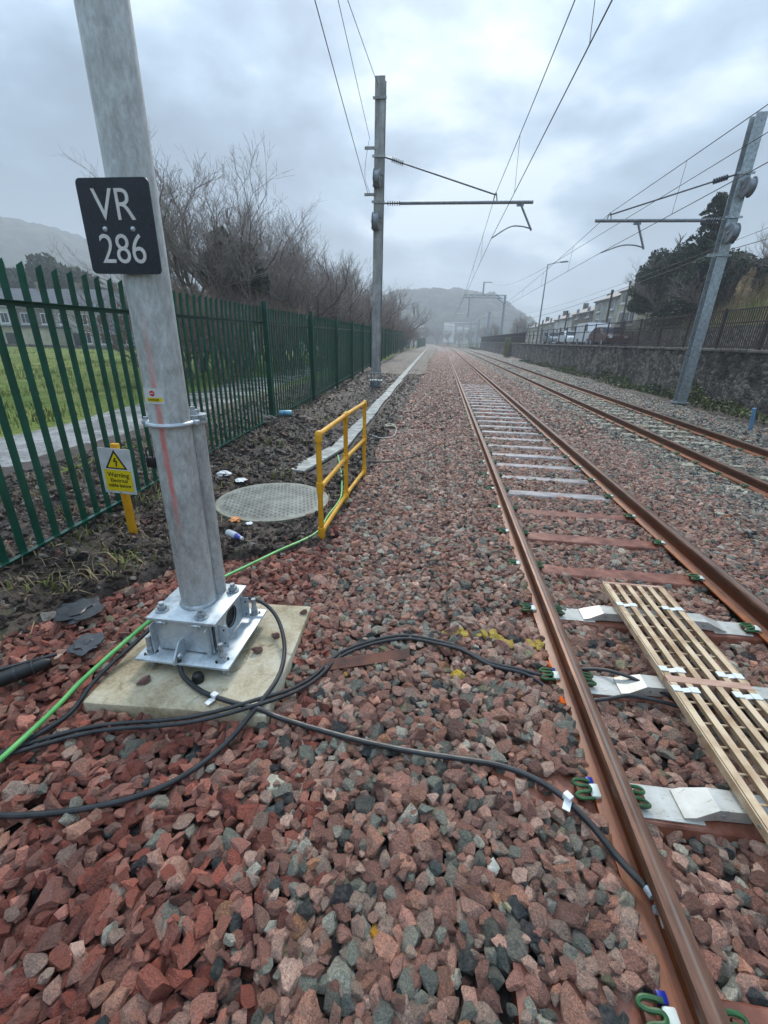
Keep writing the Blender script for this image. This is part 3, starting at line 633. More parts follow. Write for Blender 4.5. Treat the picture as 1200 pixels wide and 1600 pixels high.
def deposit():
    r = np.random.default_rng(21); x0, x1, y0, y1, res = -3.4, 8.6, 0.2, 9.6, 0.012
    nx, ny = int((x1 - x0) / res), int((y1 - y0) / res); gx = x0 + res * (np.arange(nx) + 0.5); gy = y0 + res * (np.arange(ny) + 0.5)
    X, Y = np.meshgrid(gx, gy); lev = level(X, Y); lim = lev + (smooth_noise(X.shape, 25, r) - 0.5) * 0.05 + (smooth_noise(X.shape, 8, r) - 0.5) * 0.02
    h = lev - 0.10
    ex = np.zeros(X.shape, bool)
    ex |= X < bound(Y) - 0.05 + 0.5 * (smooth_noise(X.shape, 12, r) - 0.5) + 0.25 * (smooth_noise(X.shape, 4, r) - 0.5)
    for rx in (X1L, X1R, X2L, X2R): ex |= np.abs(X - rx) < 0.060
    for i, y in enumerate(SPY):
        lo = (0.70 if y < 1 else 0.53) if y < 1.6 else X1L - 0.17 - 0.07 * random.random(); hi = X1R + 0.15
        ex |= (np.abs(Y - y) < 0.070) & (X > lo + 0.07 * np.sin(Y * 41 + i) + 0.04 * np.sin(Y * 97)) & (X < hi)
        for rx in (X1L, X1R): ex |= (np.abs(Y - y) < 0.075) & (np.abs(X - rx) < 0.16)
    for j in range(10):
        y = 4.6 + 0.66 * j
        for rx in (X2L, X2R): ex |= (np.abs(Y - y) < 0.12) & (np.abs(X - rx) < 0.2 + 0.12 * math.sin(j * 3.1))
    for i, y in enumerate(SPY):                  # ballast heaped over the sleeper ends
        for m in ((np.abs(Y - y) < 0.1) & (X > 0.30) & (X < X1L - 0.1), (np.abs(Y - y) < 0.1) & (X > X1R + 0.1) & (X < 2.92)): h[m & ~ex] = 0.02
    lim[(X > 0.2) & (X < X1L - 0.06) & (Y < 1.6)] += 0.025
    for m in ((X > 0.2) & (X < X1L - 0.06) & (Y > 1.6), (X > X1R + 0.06) & (X < 3.0)): lim[m] += 0.045
    ca, sa = math.cos(SLAB[2]), math.sin(SLAB[2]); U = (X - SLAB[0]) * ca + (Y - SLAB[1]) * sa; W = -(X - SLAB[0]) * sa + (Y - SLAB[1]) * ca
    ex |= (np.abs(U) < 0.49) & (np.abs(W) < 0.49)
    ex |= (X < -0.95) & (Y > 3.75) & (X < bound(Y) + 0.02)
    ex |= np.abs((X + 0.33) * 0.3 - (Y - 2.06)) + 0 * X < -1
    h[ex] = 9.0
    out = []
    N = int((x1 - x0) * (y1 - y0) * 4200)
    px = r.uniform(x0 + 0.06, x1 - 0.06, N); py = r.uniform(y0 + 0.06, y1 - 0.06, N)
    # drop more attempts close to the camera first, then everywhere
    redz = px < -0.6
    S = np.clip(np.exp(r.normal(math.log(0.0355), 0.30, N)), 0.018, 0.054); S = np.where(redz, S * 1.16, S)
    late = np.arange(N) > N * 0.75; S = np.where(late, S * 0.85, S)
    for i in range(N):
        x = px[i]; y = py[i]; s = S[i]; rr = 0.80 * s; k = max(1, int(rr / res)); cx = int((x - x0) / res); cy = int((y - y0) / res)
        if h[cy, cx] > 5: continue
        sub = h[cy - k:cy + k + 1, cx - k:cx + k + 1]; mx = sub.max()
        if mx > 5:
            if (sub > 5).mean() > 0.36: continue
            m = sub < 5; z0 = 0.5 * sub[m].mean() + 0.5 * sub[m].max()
        else: z0 = 0.45 * sub.mean() + 0.55 * mx
        hz = 0.5 * s
        if z0 + hz * 1.25 > lim[cy, cx] + 0.016: continue
        zc = z0 + 0.30 * hz; dd = DISK(k); m = sub < 5
        sub[m] = np.maximum(sub, zc + hz * dd)[m]
        out.append((x, y, zc, s))
    HM.update(h=h, x0=x0, y0=y0, res=res, ex=ex, lev=lev)
    return np.array(out)
_dk = {}
def DISK(k):
    if k not in _dk:
        a = np.arange(-k, k + 1) / (k + 0.5); q = np.clip(1 - a[:, None] ** 2 - a[None] ** 2, 0, 1); _dk[k] = np.sqrt(q) - (q <= 0) * 9.0
    return _dk[k]
def ground_h(x, y, rad=0.02):
    h = HM['h']; cx = int((x - HM['x0']) / HM['res']); cy = int((y - HM['y0']) / HM['res']); k = max(1, int(rad / HM['res']))
    if cx < k or cy < k or cy >= h.shape[0] - k or cx >= h.shape[1] - k: return 0.0
    s = h[cy - k:cy + k + 1, cx - k:cx + k + 1]; m = s < 5
    return float(s[m].max()) if m.any() else 0.03
SLAB = (-1.27, 2.0, R(3.0))                      # concrete foundation: centre and rotation
def gn_scatter(name, P, rot, scl, col, vid, parent):
    me = bpy.data.meshes.new(name); me.vertices.add(len(P)); me.vertices.foreach_set('co', np.asarray(P, np.float32).ravel())
    for nm, ty, key, d in (('rot', 'FLOAT_VECTOR', 'vector', rot), ('scl', 'FLOAT_VECTOR', 'vector', scl), ('scol', 'FLOAT_VECTOR', 'vector', col), ('vid', 'INT', 'value', vid)):
        a = me.attributes.new(nm, ty, 'POINT'); a.data.foreach_set(key, np.asarray(d, np.int32 if ty == 'INT' else np.float32).ravel())
    o = obj(name, me, parent); tag(o, kind='stuff')
    g = bpy.data.node_groups.new(name, 'GeometryNodeTree'); g.interface.new_socket('Geometry', in_out='INPUT', socket_type='NodeSocketGeometry'); g.interface.new_socket('Geometry', in_out='OUTPUT', socket_type='NodeSocketGeometry')
    N = g.nodes; L = g.links; gi = N.new('NodeGroupInput'); go = N.new('NodeGroupOutput'); mp = N.new('GeometryNodeMeshToPoints'); ip = N.new('GeometryNodeInstanceOnPoints'); ci = N.new('GeometryNodeCollectionInfo')
    ci.inputs['Collection'].default_value = PC; ci.inputs['Separate Children'].default_value = True; ci.inputs['Reset Children'].default_value = True
    def na(nm, ty):
        x = N.new('GeometryNodeInputNamedAttribute'); x.data_type = ty; x.inputs['Name'].default_value = nm; return x.outputs['Attribute']
    er = N.new('FunctionNodeEulerToRotation'); L.new(na('rot', 'FLOAT_VECTOR'), er.inputs[0])
    L.new(gi.outputs[0], mp.inputs['Mesh']); L.new(mp.outputs[0], ip.inputs['Points']); L.new(ci.outputs[0], ip.inputs['Instance']); ip.inputs['Pick Instance'].default_value = True
    L.new(na('vid', 'INT'), ip.inputs['Instance Index']); L.new(er.outputs[0], ip.inputs['Rotation']); L.new(na('scl', 'FLOAT_VECTOR'), ip.inputs['Scale']); L.new(ip.outputs[0], go.inputs[0])
    md = o.modifiers.new('scatter', 'NODES'); md.node_group = g
    return o
def build_ballast():
    S = deposit(); r = np.random.default_rng(33); n = len(S)
    col, vid, kind = colours(S[:, 0], S[:, 1], r); rot = eul(r, n, 0.42); s = S[:, 3]
    scl = np.stack([s, s, s], 1) * np.exp(r.normal(0, 0.06, (n, 3)))
    # yellow sprayed line of stones and a few pale ones
    h = HM['h']; cx = ((S[:, 0] - HM['x0']) / HM['res']).astype(int); cy = ((S[:, 1] - HM['y0']) / HM['res']).astype(int)
    top = S[:, 2] + 0.5 * s > h[cy, cx] - 0.008
    ln = (np.abs(S[:, 1] - (2.47 - 0.19 * (S[:, 0] - 0.13))) < 0.040) & (S[:, 0] > 0.12) & (S[:, 0] < 0.78) & top & (s < 0.046) & (r.random(n) < 0.85)
    col[ln] = srgb(222, 190, 84)[:3]
    for (x, y, c) in ((0.342, 1.058, (238, 232, 216)), (-0.086, 0.80, (216, 150, 30)), (0.36, 0.93, (206, 196, 150)), (0.24, 2.02, (214, 178, 60)), (-0.42, 1.95, (220, 170, 90))):
        d = (S[:, 0] - x) ** 2 + (S[:, 1] - y) ** 2 + (~top) * 9; col[np.argmin(d)] = srgb(*c)[:3]
    # the 300 stones that show largest become stones of their own
    Pc = (S[:, :3] - np.array([0, 0, H])) @ RW; dep = Pc[:, 2]; u = 600 + 667 * Pc[:, 0] / dep; v = 800 + 667 * Pc[:, 1] / dep
    vis = (dep > 0.1) & (u > -10) & (u < 1210) & (v > 0) & (v < 1610) & top
    score = np.where(vis, s / dep, -1); pick = np.argsort(-score)[:300]
    for i in pick:
        o = bpy.data.objects.new('stone', VARS[vid[i]]); o.location = S[i, :3]; o.rotation_euler = rot[i]; o.scale = scl[i]; o['scol'] = [float(c) for c in col[i]]; link(o, BED)
    keep = np.ones(n, bool); keep[pick] = False
    P = S[keep, :3]; A = [P], [rot[keep]], [scl[keep]], [col[keep]], [vid[keep]]
    # farther on: simple scatter in two layers
    for (ya, yb, dens) in ((9.55, 22, 330), (22, 46, 210), (46, 90, 90)):
        m = int((yb - ya) * 10.6 * dens); x = r.uniform(-1.5, 9.1, m); y = r.uniform(ya, yb, m)
        ok = x > bound(y) + r.normal(0, 0.12, m)
        for rx in (X1L, X1R, X2L, X2R): ok &= np.abs(x - rx) > 0.10
        if ya < 20:
            ph = np.abs((y - 0.69 + 0.345) % 0.69 - 0.345); ok &= ~((ph < 0.10) & (x > X1L - 0.06) & (x < X1R + 0.06) & (y < 16 + r.normal(0, 2, m)))
        x = x[ok]; y = y[ok]; m = len(x); lay = r.random(m) < 0.5
        z = level(x, y) + 0.035 * (((x > 0) & (x < X1L)) | ((x > X1R) & (x < 3.1))) - np.where(lay, 0.032, 0.008) + r.normal(0, 0.007, m); ss = np.clip(np.exp(r.normal(math.log(0.036 if ya < 20 else 0.042 if ya < 40 else 0.06), 0.22, m)), 0.02, 0.09)
        c, vd, _ = colours(x, y, r); A[0].append(np.stack([x, y, z], 1)); A[1].append(eul(r, m, 0.4)); A[2].append(np.stack([ss, ss, ss], 1)); A[3].append(c); A[4].append(vd)
    A = [np.concatenate(a) for a in A]
    print('stones', len(A[0]) + 300)
    gn_scatter('loose_stones', A[0], A[1], A[2], A[3], A[4], BED)
build_ballast()

# ------------------------------------------------------------------ foundation slab
def build_slab():
    mb = MB(); mb.box((0, 0, -0.06), (0.985, 0.985, 0.24), None, 0.018)
    bm = mb.bm; bmesh.ops.subdivide_edges(bm, edges=[e for e in bm.edges if e.calc_length() > 0.5], cuts=14, use_grid_fill=True)
    from mathutils import noise as mn
    for v in bm.verts:
        v.co += Vector((mn.noise(v.co * 4) * 0.008, mn.noise(v.co * 4 + Vector((9, 0, 0))) * 0.008, mn.noise(v.co * 3 + Vector((0, 7, 0))) * 0.006 if v.co.z > 0 else 0))
    o = mb.build('foundation', 'concrete_slab', None, True, (SLAB[0], SLAB[1], 0.0), (0, 0, SLAB[2]))
    tag(o, 'square cream concrete foundation block under the galvanised pole base', 'foundation')
    r = random.Random(3)
    for x, y, s, c in ((-0.99, 1.99, 0.032, 'dark red stone lying on the concrete block beside the base plate'), (-0.93, 2.14, 0.028, 'small dark stone on the concrete block behind the looped cable'),
                       (-1.5, 1.66, 0.034, 'flat brown stone on the concrete block left of the cable lug'), (-0.83, 2.42, 0.027, 'red stone on the back right corner of the concrete block')):
        q = bpy.data.objects.new('stone', VARS[NG + r.randint(0, NR - 1)]); q.location = (x, y, 0.06 + s * 0.42); q.scale = (s, s, s * 1.2); q.rotation_euler = (0.1, 0.2, r.uniform(0, 6)); q['scol'] = [0.17, 0.085, 0.07]; link(q); tag(q, c, 'stone')
build_slab()

# ------------------------------------------------------------------ the near pole
PX, PY = -1.335, 2.015
def bolt_mesh(mat='galv'):
    mb = MB(); mb.cyl((0, 0, 0), (0, 0, 0.008), 0.038, n=20); w = mb.mesh('washer', mat, True)
    mb = MB(); mb.cyl((0, 0, 0.008), (0, 0, 0.032), 0.025, n=6).cyl((0, 0, 0.032), (0, 0, 0.052), 0.014, n=10); return w, mb.mesh('bolt', mat, False)
def build_pole():
    t = empty('signal_pole', (PX, PY, 0.0), 0, 'galvanised steel pole with black VR 286 plate on a boxed base', 'pole')
    mb = MB(); mb.cyl((0, 0, 0.36), (0, 0, 9.0), 0.096, 0.088, 40); mb.build('shaft', 'galv_pole', t, True)
    mb = MB(); mb.lathe([(0.0965, 0.381), (0.108, 0.381), (0.103, 0.392), (0.0968, 0.398)], n=40); mb.build('weld_collar', 'galv', t, True)
    # conduit pipe behind
    mb = MB(); mb.cyl((0.058, 0.118, 0.36), (0.058, 0.118, 1.43), 0.050, n=28); mb.build('conduit', 'galv_pole', t, True)
    c = MB(); c.lathe([(0.0, 1.462), (0.066, 1.462), (0.066, 1.446), (0.054, 1.446), (0.054, 1.436), (0.066, 1.436), (0.066, 1.42), (0.053, 1.42)][::-1], (0.058, 0.118, 0), n=28); cap = c.build('conduit_cap', 'galv', t, True)
    mb = MB(); mb.cyl((0.058, 0.118, 1.46), (0.058, 0.118, 1.485), 0.03, n=6).cyl((0.058, 0.118, 1.485), (0.058, 0.118, 1.50), 0.014, n=10); mb.build('cap_bolt', 'galv', cap)
    # band clamp
    prof = []; mb = MB()
    pts = [(0.104 * math.cos(a), 0.104 * math.sin(a), 1.435) for a in np.linspace(0, 2 * math.pi, 40, endpoint=False)]; mb.tube(pts, 0.011, 8, closed=True)
    band = mb.build('band_clamp', 'galv_bright', t, True)
    mb = MB(); mb.box((-0.118, -0.01, 1.435), (0.05, 0.03, 0.022), None, 0.004); mb.build('clamp_ear', 'galv_bright', band, True)
    mb = MB(); mb.cyl((-0.125, -0.01, 1.41), (-0.125, -0.01, 1.46), 0.012, n=8); mb.build('clamp_bolt', 'galv', band, True)
    mb = MB(); mb.box((0.11, 0.04, 1.435), (0.04, 0.03, 0.022), None, 0.004); mb.build('clamp_ear', 'galv_bright', band, True)
    # black latch on the left of the shaft
    mb = MB(); mb.box((-0.105, -0.045, 1.235), (0.05, 0.035, 0.055), None, 0.006); lk = mb.build('latch', 'rubber_black', t, True)
    mb = MB(); mb.tube(catmull([(-0.124, -0.05, 1.255), (-0.128, -0.05, 1.29), (-0.112, -0.05, 1.312), (-0.097, -0.05, 1.29), (-0.097, -0.05, 1.255)], 5), 0.004, 6); mb.build('latch_loop', 'rubber_black', lk, True)
    # danger sticker, curved on the shaft
    def sticker(name, mat, u0, u1, z0, z1, rad, parent):
        V = []; n = 12
        for i in range(n + 1):
            a = -math.pi / 2 + (u0 + (u1 - u0) * i / n) / 0.094
            for z in (z0, z1): V.append((rad * math.cos(a), rad * math.sin(a), z))
        F = [(2 * i, 2 * i + 2, 2 * i + 3, 2 * i + 1) for i in range(n)]; return obj(name, mesh_np(name, V, F, mat, True), parent)
    st = sticker('sticker', 'sign_white', -0.066, 0.044, 1.538, 1.612, 0.0974, t)
    sticker('sticker_panel', 'sign_yellow', -0.040, 0.037, 1.549, 1.568, 0.0978, st)
    mb = MB(); mb.cyl((-0.006, -0.0970, 1.588), (-0.006, -0.0985, 1.588), 0.0125, n=20); mb.build('sticker_disc', 'print_red', st)
    obj('lettering', text_mesh('DANGER', 0.0155, 'print_black', 0.9, 0.0004), st, (-0.002, -0.0993, 1.559), (R(90), 0, 0))
    mb = MB(); mb.box((-0.006, -0.0988, 1.588), (0.018, 0.0006, 0.004)); mb.build('sticker_bar', 'sign_white', st)
    # number plate
    mb = MB(); mb.box((0, 0, 0), (0.312, 0.006, 0.335), None, 0.0); bm = mb.bm
    es = [e for e in bm.edges if abs(e.verts[0].co.y - e.verts[1].co.y) > 0.004]; bmesh.ops.bevel(bm, geom=es, offset=0.020, segments=5, affect='EDGES', profile=0.5)
    pl = mb.build('number_plate', 'plate_black', t, False, (-0.008, -0.117, 2.2475))
    obj('lettering', text_mesh('VR', 0.158, 'letter_white', 0.95, 0.0012, 0.98, -0.0006), pl, (-0.006, -0.0045, 0.072), (R(90), 0, 0))
    obj('lettering', text_mesh('286', 0.152, 'letter_white', 0.93, 0.0012, 0.98, -0.0004), pl, (0.002, -0.0045, -0.082), (R(90), 0, 0))
    for x in (-0.063, 0.060):
        mb = MB(); mb.lathe([(0.0, 0.009), (0.006, 0.007), (0.010, 0.0)][::-1], (x, -0.003, -0.006), (0, -1, 0), 14); mb.build('bolt', 'galv_bright', pl, True)
    for z in (0.09, -0.09):
        mb = MB(); mb.box((0, 0.012, z), (0.14, 0.016, 0.03)); mb.build('plate_bracket', 'galv', pl)
    # base box
    mb = MB(); mb.box((0, 0, 0.369), (0.41, 0.41, 0.018), None, 0.003); tp = mb.build('top_plate', 'galv_bright', t, True)
    W, B = bolt_mesh()
    for x, y in ((-0.155, -0.125), (0.10, -0.155), (0.15, 0.13), (-0.13, 0.15)):
        w = obj('washer', W, tp, (x, y, 0.378)); obj('bolt', B, w)
    for x, y, dx, dy in ((0, -0.182, 0.33, 0.010), (0, 0.182, 0.33, 0.010), (-0.180, 0, 0.010, 0.352)):
        mb = MB(); mb.box((x, y, 0.259), (dx, dy, 0.199)); mb.build('box_side', 'galv_bright', t)
    # right hand side has a round cable opening
    mb = MB(); bm = mb.bm; n = 28; cy, cz, rr = 0.02, 0.27, 0.062; yy0, yy1, zz0, zz1 = -0.175, 0.175, 0.16, 0.359
    for xx in (0.170, 0.180):
        inner = [bm.verts.new((xx, cy + rr * math.cos(2 * math.pi * i / n), cz + rr * math.sin(2 * math.pi * i / n))) for i in range(n)]
        outer = []
        for i in range(n):
            a = 2 * math.pi * i / n; c, s_ = math.cos(a), math.sin(a); k = min(((yy1 - cy) / c if c > 0 else (yy0 - cy) / c) if abs(c) > 1e-6 else 9, ((zz1 - cz) / s_ if s_ > 0 else (zz0 - cz) / s_) if abs(s_) > 1e-6 else 9)
            outer.append(bm.verts.new((xx, cy + k * c, cz + k * s_)))
        for i in range(n): bm.faces.new((inner[i], inner[(i + 1) % n], outer[(i + 1) % n], outer[i]))
        if xx < 0.175: first = inner
        else:
            for i in range(n): bm.faces.new((first[i], first[(i + 1) % n], inner[(i + 1) % n], inner[i]))
    mb.build('box_side', 'galv_bright', t)
    mb = MB(); mb.tube([(0.178, cy + 0.064 * math.cos(a), cz + 0.064 * math.sin(a)) for a in np.linspace(0, 2 * math.pi, 28, endpoint=False)], 0.0045, 6, closed=True); mb.build('grommet', 'rubber_black', t, True)
    mb = MB(); mb.cyl((0.150, cy, cz), (0.166, cy, cz), 0.075, n=24); mb.build('opening_shade_disc', 'rubber_black', t, True)  # dark disc added to stand for the shaded inside of the box
    # stiffener angles at the corners
    for x, y in ((0.206, -0.135), (0.206, 0.155)):
        mb = MB(); mb.box((x, y, 0.245), (0.05, 0.006, 0.15), None, 0.002); a = mb.build('stiffener', 'galv_bright', t)
        for z in (0.20, 0.29):
            mb = MB(); mb.cyl((x + 0.005, y - 0.0035, z), (x + 0.005, y - 0.0045, z), 0.006, n=10); mb.build('hole', 'print_black', a)
    for x in (-0.175, 0.15):
        mb = MB(); mb.box((x, -0.208, 0.25), (0.008, 0.04, 0.18), None, 0.002); mb.build('stiffener', 'galv_bright', t)
    for x in (-0.12, 0.09):
        mb = MB(); mb.cyl((x - 0.03, -0.201, 0.350), (x + 0.03, -0.201, 0.350), 0.008, n=8).cyl((x - 0.012, -0.201, 0.350), (x + 0.012, -0.201, 0.350), 0.013, n=6); mb.build('tie_bolt', 'galv', t, True)
    # base plate and anchor bolts
    bpx, bpy_ = 0.012, 0.005
    mb = MB(); mb.box((bpx, bpy_, 0.139), (0.555, 0.57, 0.016), None, 0.004); base = mb.build('base_plate', 'galv_bright', t, True)
    for sx in (-1, 1):
        for sy in (-1, 1):
            x, y = bpx + sx * 0.215, bpy_ + sy * 0.225
            mb = MB(); mb.box((x, y, 0.1475), (0.075, 0.026, 0.002), Matrix.Rotation(R(35), 4, 'Z')); mb.build('slot', 'print_black', base)
            mb = MB(); mb.cyl((x, y, 0.04), (x, y, 0.262), 0.0145, n=12); st = mb.build('anchor_stud', 'galv', t, True)
            mb = MB(); mb.cyl((x, y, 0.1485), (x, y, 0.154), 0.026, n=18); mb.build('washer', 'galv', st, True)
            mb = MB(); mb.cyl((x, y, 0.154), (x, y, 0.176), 0.021, n=6); mb.build('nut', 'galv', st)
            mb = MB(); mb.cyl((x, y, 0.178), (x, y, 0.197), 0.019, n=6); mb.build('nut', 'galv', st)
            mb = MB(); mb.cyl((x, y, 0.105), (x, y, 0.130), 0.021, n=6); mb.build('nut', 'galv', st)
    # earth lug on the front
    mb = MB(); mb.prism([(-0.30, 0.147), (-0.30, 0.178), (-0.235, 0.252), (-0.181, 0.252), (-0.181, 0.147)], 0, -0.018, -0.008); lug = mb.build('earth_lug', 'galv_bright', t)
    mb = MB(); mb.cyl((-0.03, -0.262, 0.185), (0.018, -0.262, 0.185), 0.009, n=10).cyl((0.0, -0.262, 0.185), (0.012, -0.262, 0.185), 0.017, n=6); mb.build('lug_bolt', 'galv', lug, True)
    # black cap under the plate front
    mb = MB(); mb.lathe([(0.03, 0), (0.033, 0.03), (0.026, 0.05), (0.0, 0.056)], (0.115, -0.30, 0.055), n=14); mb.build('duct_bung', 'rubber_black', t, True)
    return t
build_pole()

# ------------------------------------------------------------------ cables on the ballast
def cable(name, pts, r, mat, label, cat='cable', lift=0.0, follow=True, sub=10, group=None, n=10):
    P = catmull([(p[0], p[1], p[2] if len(p) > 2 else 0.0) for p in pts], sub)
    fixed = [len(p) > 2 for p in pts]
    if follow:
        z = []
        for i, p in enumerate(P):
            a = i / sub; j = min(int(a), len(pts) - 1); k = min(j + 1, len(pts) - 1); f = a - j
            gz = ground_h(p.x, p.y, 0.022)
            gz = max(gz, 0.068) if (abs(p.x - SLAB[0]) < 0.49 and abs(p.y - SLAB[1]) < 0.49) else gz
            zj = pts[j][2] if fixed[j] else gz + r; zk = pts[k][2] if fixed[k] else gz + r
            z.append(zj * (1 - f) + zk * f)
        z = np.array(z); w = 5
        zz = np.array([max(z[max(0, i - w):i + w + 1].mean(), z[i] - 0.006) for i in range(len(z))]); zz = np.array([zz[max(0, i - 2):i + 3].mean() for i in range(len(zz))])
        for i, p in enumerate(P): p.z = zz[i] + lift
    mb = MB(); mb.tube(P, r, n); o = mb.build(name, mat, None, True); tag(o, label, cat, group); return o, P
cable('cable', [(-1.38, 2.24, 0.20), (-1.24, 2.29, 0.24), (-1.08, 2.29, 0.22), (-0.95, 2.22, 0.16), (-0.84, 2.05, 0.11), (-0.785, 1.86, 0.09), (-0.79, 1.68, 0.09), (-0.86, 1.47), (-1.03, 1.19), (-1.28, 1.03), (-1.62, 0.94), (-2.1, 0.93)], 0.0125, 'cable_black',
      'thick black cable looping from behind the base box out to the left edge')
cb, _ = cable('cable', [(-1.345, 1.755, 0.175), (-1.335, 1.742, 0.12), (-1.29, 1.70, 0.085), (-1.15, 1.625, 0.082), (-1.0, 1.585, 0.085), (-0.86, 1.565, 0.085), (-0.72, 1.56), (-0.28, 1.50), (0.16, 1.46), (0.44, 1.43), (0.62, 1.345), (0.715, 1.215, 0.085), (0.775, 1.10, 0.09), (0.812, 1.03, 0.105), (0.832, 0.985, 0.125)], 0.0135, 'cable_black',
      'black bond cable running from the pole earth lug to the near rail')
mb = MB(); mb.cyl((0.829, 0.992, 0.123), (0.838, 0.965, 0.125), 0.015, n=12); lug = mb.build('cable_lug', 'galv_bright', cb, True)
mb = MB(); mb.box((0.843, 0.925, 0.122), (0.007, 0.075, 0.034), Matrix.Rotation(R(-4), 4, 'Z'), 0.003); mb.build('lug_blade', 'galv_bright', cb, True)
mb = MB(); mb.cyl((0.825, 0.93, 0.122), (0.846, 0.93, 0.122), 0.012, n=6); mb.build('lug_bolt', 'galv', cb, True)
for x, y, z in ((-1.06, 1.60, 0.086), (0.655, 1.307, 0.085)):
    mb = MB(); mb.box((x, y, z + 0.004), (0.035, 0.030, 0.030), Matrix.Rotation(R(-25 if x < 0 else -50), 4, 'Z'), 0.004).box((x - 0.01, y - 0.03, z - 0.004), (0.03, 0.05, 0.003), Matrix.Rotation(R(-25), 4, 'Z')); mb.build('cable_marker', 'white_clip', cb, True)
CPATH = [(-2.05, 1.12), (-1.91, 1.195), (-1.57, 1.37), (-1.12, 1.46, 0.09), (-0.84, 1.60, 0.10), (-0.635, 1.84), (-0.476, 2.14), (-0.166, 2.30), (0.17, 2.27), (0.40, 2.13), (0.60, 2.09), (0.74, 2.075, 0.05), (0.86, 2.16, 0.012), (1.05, 2.17, 0.05), (1.2, 2.10, 0.09), (1.42, 2.0, 0.05), (1.9, 1.9, 0.04)]
cable('cable', CPATH, 0.0105, 'cable_black', 'upper of two black cables curving from the left edge to the ladder tray')
cable('cable', [(p[0] + 0.02, p[1] - 0.028) + tuple(p[2:]) for p in CPATH[:11]] + [(0.73, 1.985, 0.045), (0.86, 1.93, 0.012), (1.02, 1.935, 0.05), (1.2, 1.965, 0.07), (1.5, 1.90, 0.05), (1.8, 1.72, 0.04)], 0.0105, 'cable_black', 'lower of two black cables curving from the left edge under the near rail')
cable('cable', [(-1.50, 2.06, 0.24), (-1.60, 2.05, 0.22), (-1.68, 1.93, 0.14), (-1.74, 1.68, 0.10), (-1.755, 1.47), (-1.80, 1.33), (-1.88, 1.21), (-1.93, 1.09), (-2.0, 0.95)], 0.0125, 'cable_black', 'black cable beside the green cable left of the pole base')
cable('cable', [(-1.50, 2.10, 0.255), (-1.62, 2.06, 0.235), (-1.72, 1.90, 0.17), (-1.80, 1.60, 0.10), (-1.82, 1.40, 0.07), (-1.835, 1.2, 0.06), (-1.85, 1.0, 0.055)], 0.0125, 'cable_green', 'bright green earth cable leaving the pole base towards the left edge')
cable('cable', [(-1.50, 2.16, 0.22), (-1.58, 2.4, 0.20), (-1.58, 2.72, 0.08), (-1.36, 3.25, 0.06), (-1.12, 3.72, 0.055), (-1.11, 4.2, 0.05), (-1.10, 4.76, 0.05), (-1.2, 5.3, 0.05), (-1.32, 5.8, 0.05), (-1.6, 6.8, 0.04)], 0.011, 'cable_green', 'green earth cable running from the pole past the yellow handrail')
cable('cable', [(-1.48, 6.0), (-1.3, 6.35), (-1.0, 6.6), (-0.6, 6.75), (-0.2, 7.3), (0.0, 8.0)], 0.010, 'cable_black', 'thin black cable on the ground behind the yellow handrail')
cable('cable', [(-1.35, 8.6, 0.05), (-1.1, 8.3, 0.05), (-0.85, 8.5, 0.06), (-0.9, 9.4, 0.07), (-1.1, 9.5, 0.06)], 0.006, 'sign_white', 'loop of thin white cord lying on the soil past the handrail')
def build_duct():
    t = empty('cable_joint', (0, 0, 0), 0, 'thick black cable joint sleeve at the left edge on red stones', 'cable joint')
    z = ground_h(-2.2, 1.6, 0.05) + 0.055
    a = Vector((-2.42, 1.38, z - 0.01)); b = Vector((-2.10, 1.70, z + 0.01)); d = (b - a)
    pr = [(0.0, 0.0), (0.036, 0.0), (0.046, 0.03), (0.046, 0.20), (0.040, 0.22), (0.040, 0.34), (0.034, 0.36), (0.034, 0.42), (0.018, 0.45), (0.0, 0.455)]
    mb = MB(); mb.lathe(pr, a, d, 20); s = mb.build('sleeve', 'rubber_black', t, True); u = d.normalized()
    for k in (0.08, 0.17, 0.29, 0.37):
        mb = MB(); c = a + u * k; mb.cyl(c - u * 0.005, c + u * 0.005, 0.0485 if k < 0.2 else 0.043, n=20); mb.build('cable_tie', 'cable_black', s, True)
    mb = MB(); mb.tube(catmull([a + Vector((-0.03, 0.06, 0.03)), a + u * 0.2 + Vector((-0.04, 0.045, 0.025)), b + u * 0.02 + Vector((-0.03, 0.04, 0.0))], 8), 0.011, 8); mb.build('side_cable', 'cable_black', t, True)
build_duct()
# rusty steel strip lying in the ballast
mb = MB(); mb.box((0, 0, 0), (0.55, 0.07, 0.006), None, 0.001); o = mb.build('steel_strip', 'rust_dark', None, False, (-0.33, 2.055, 0.035), (R(20), R(-3), R(17))); tag(o, 'dark rusty steel strip lying in the ballast below the paired cables', 'steel strip')

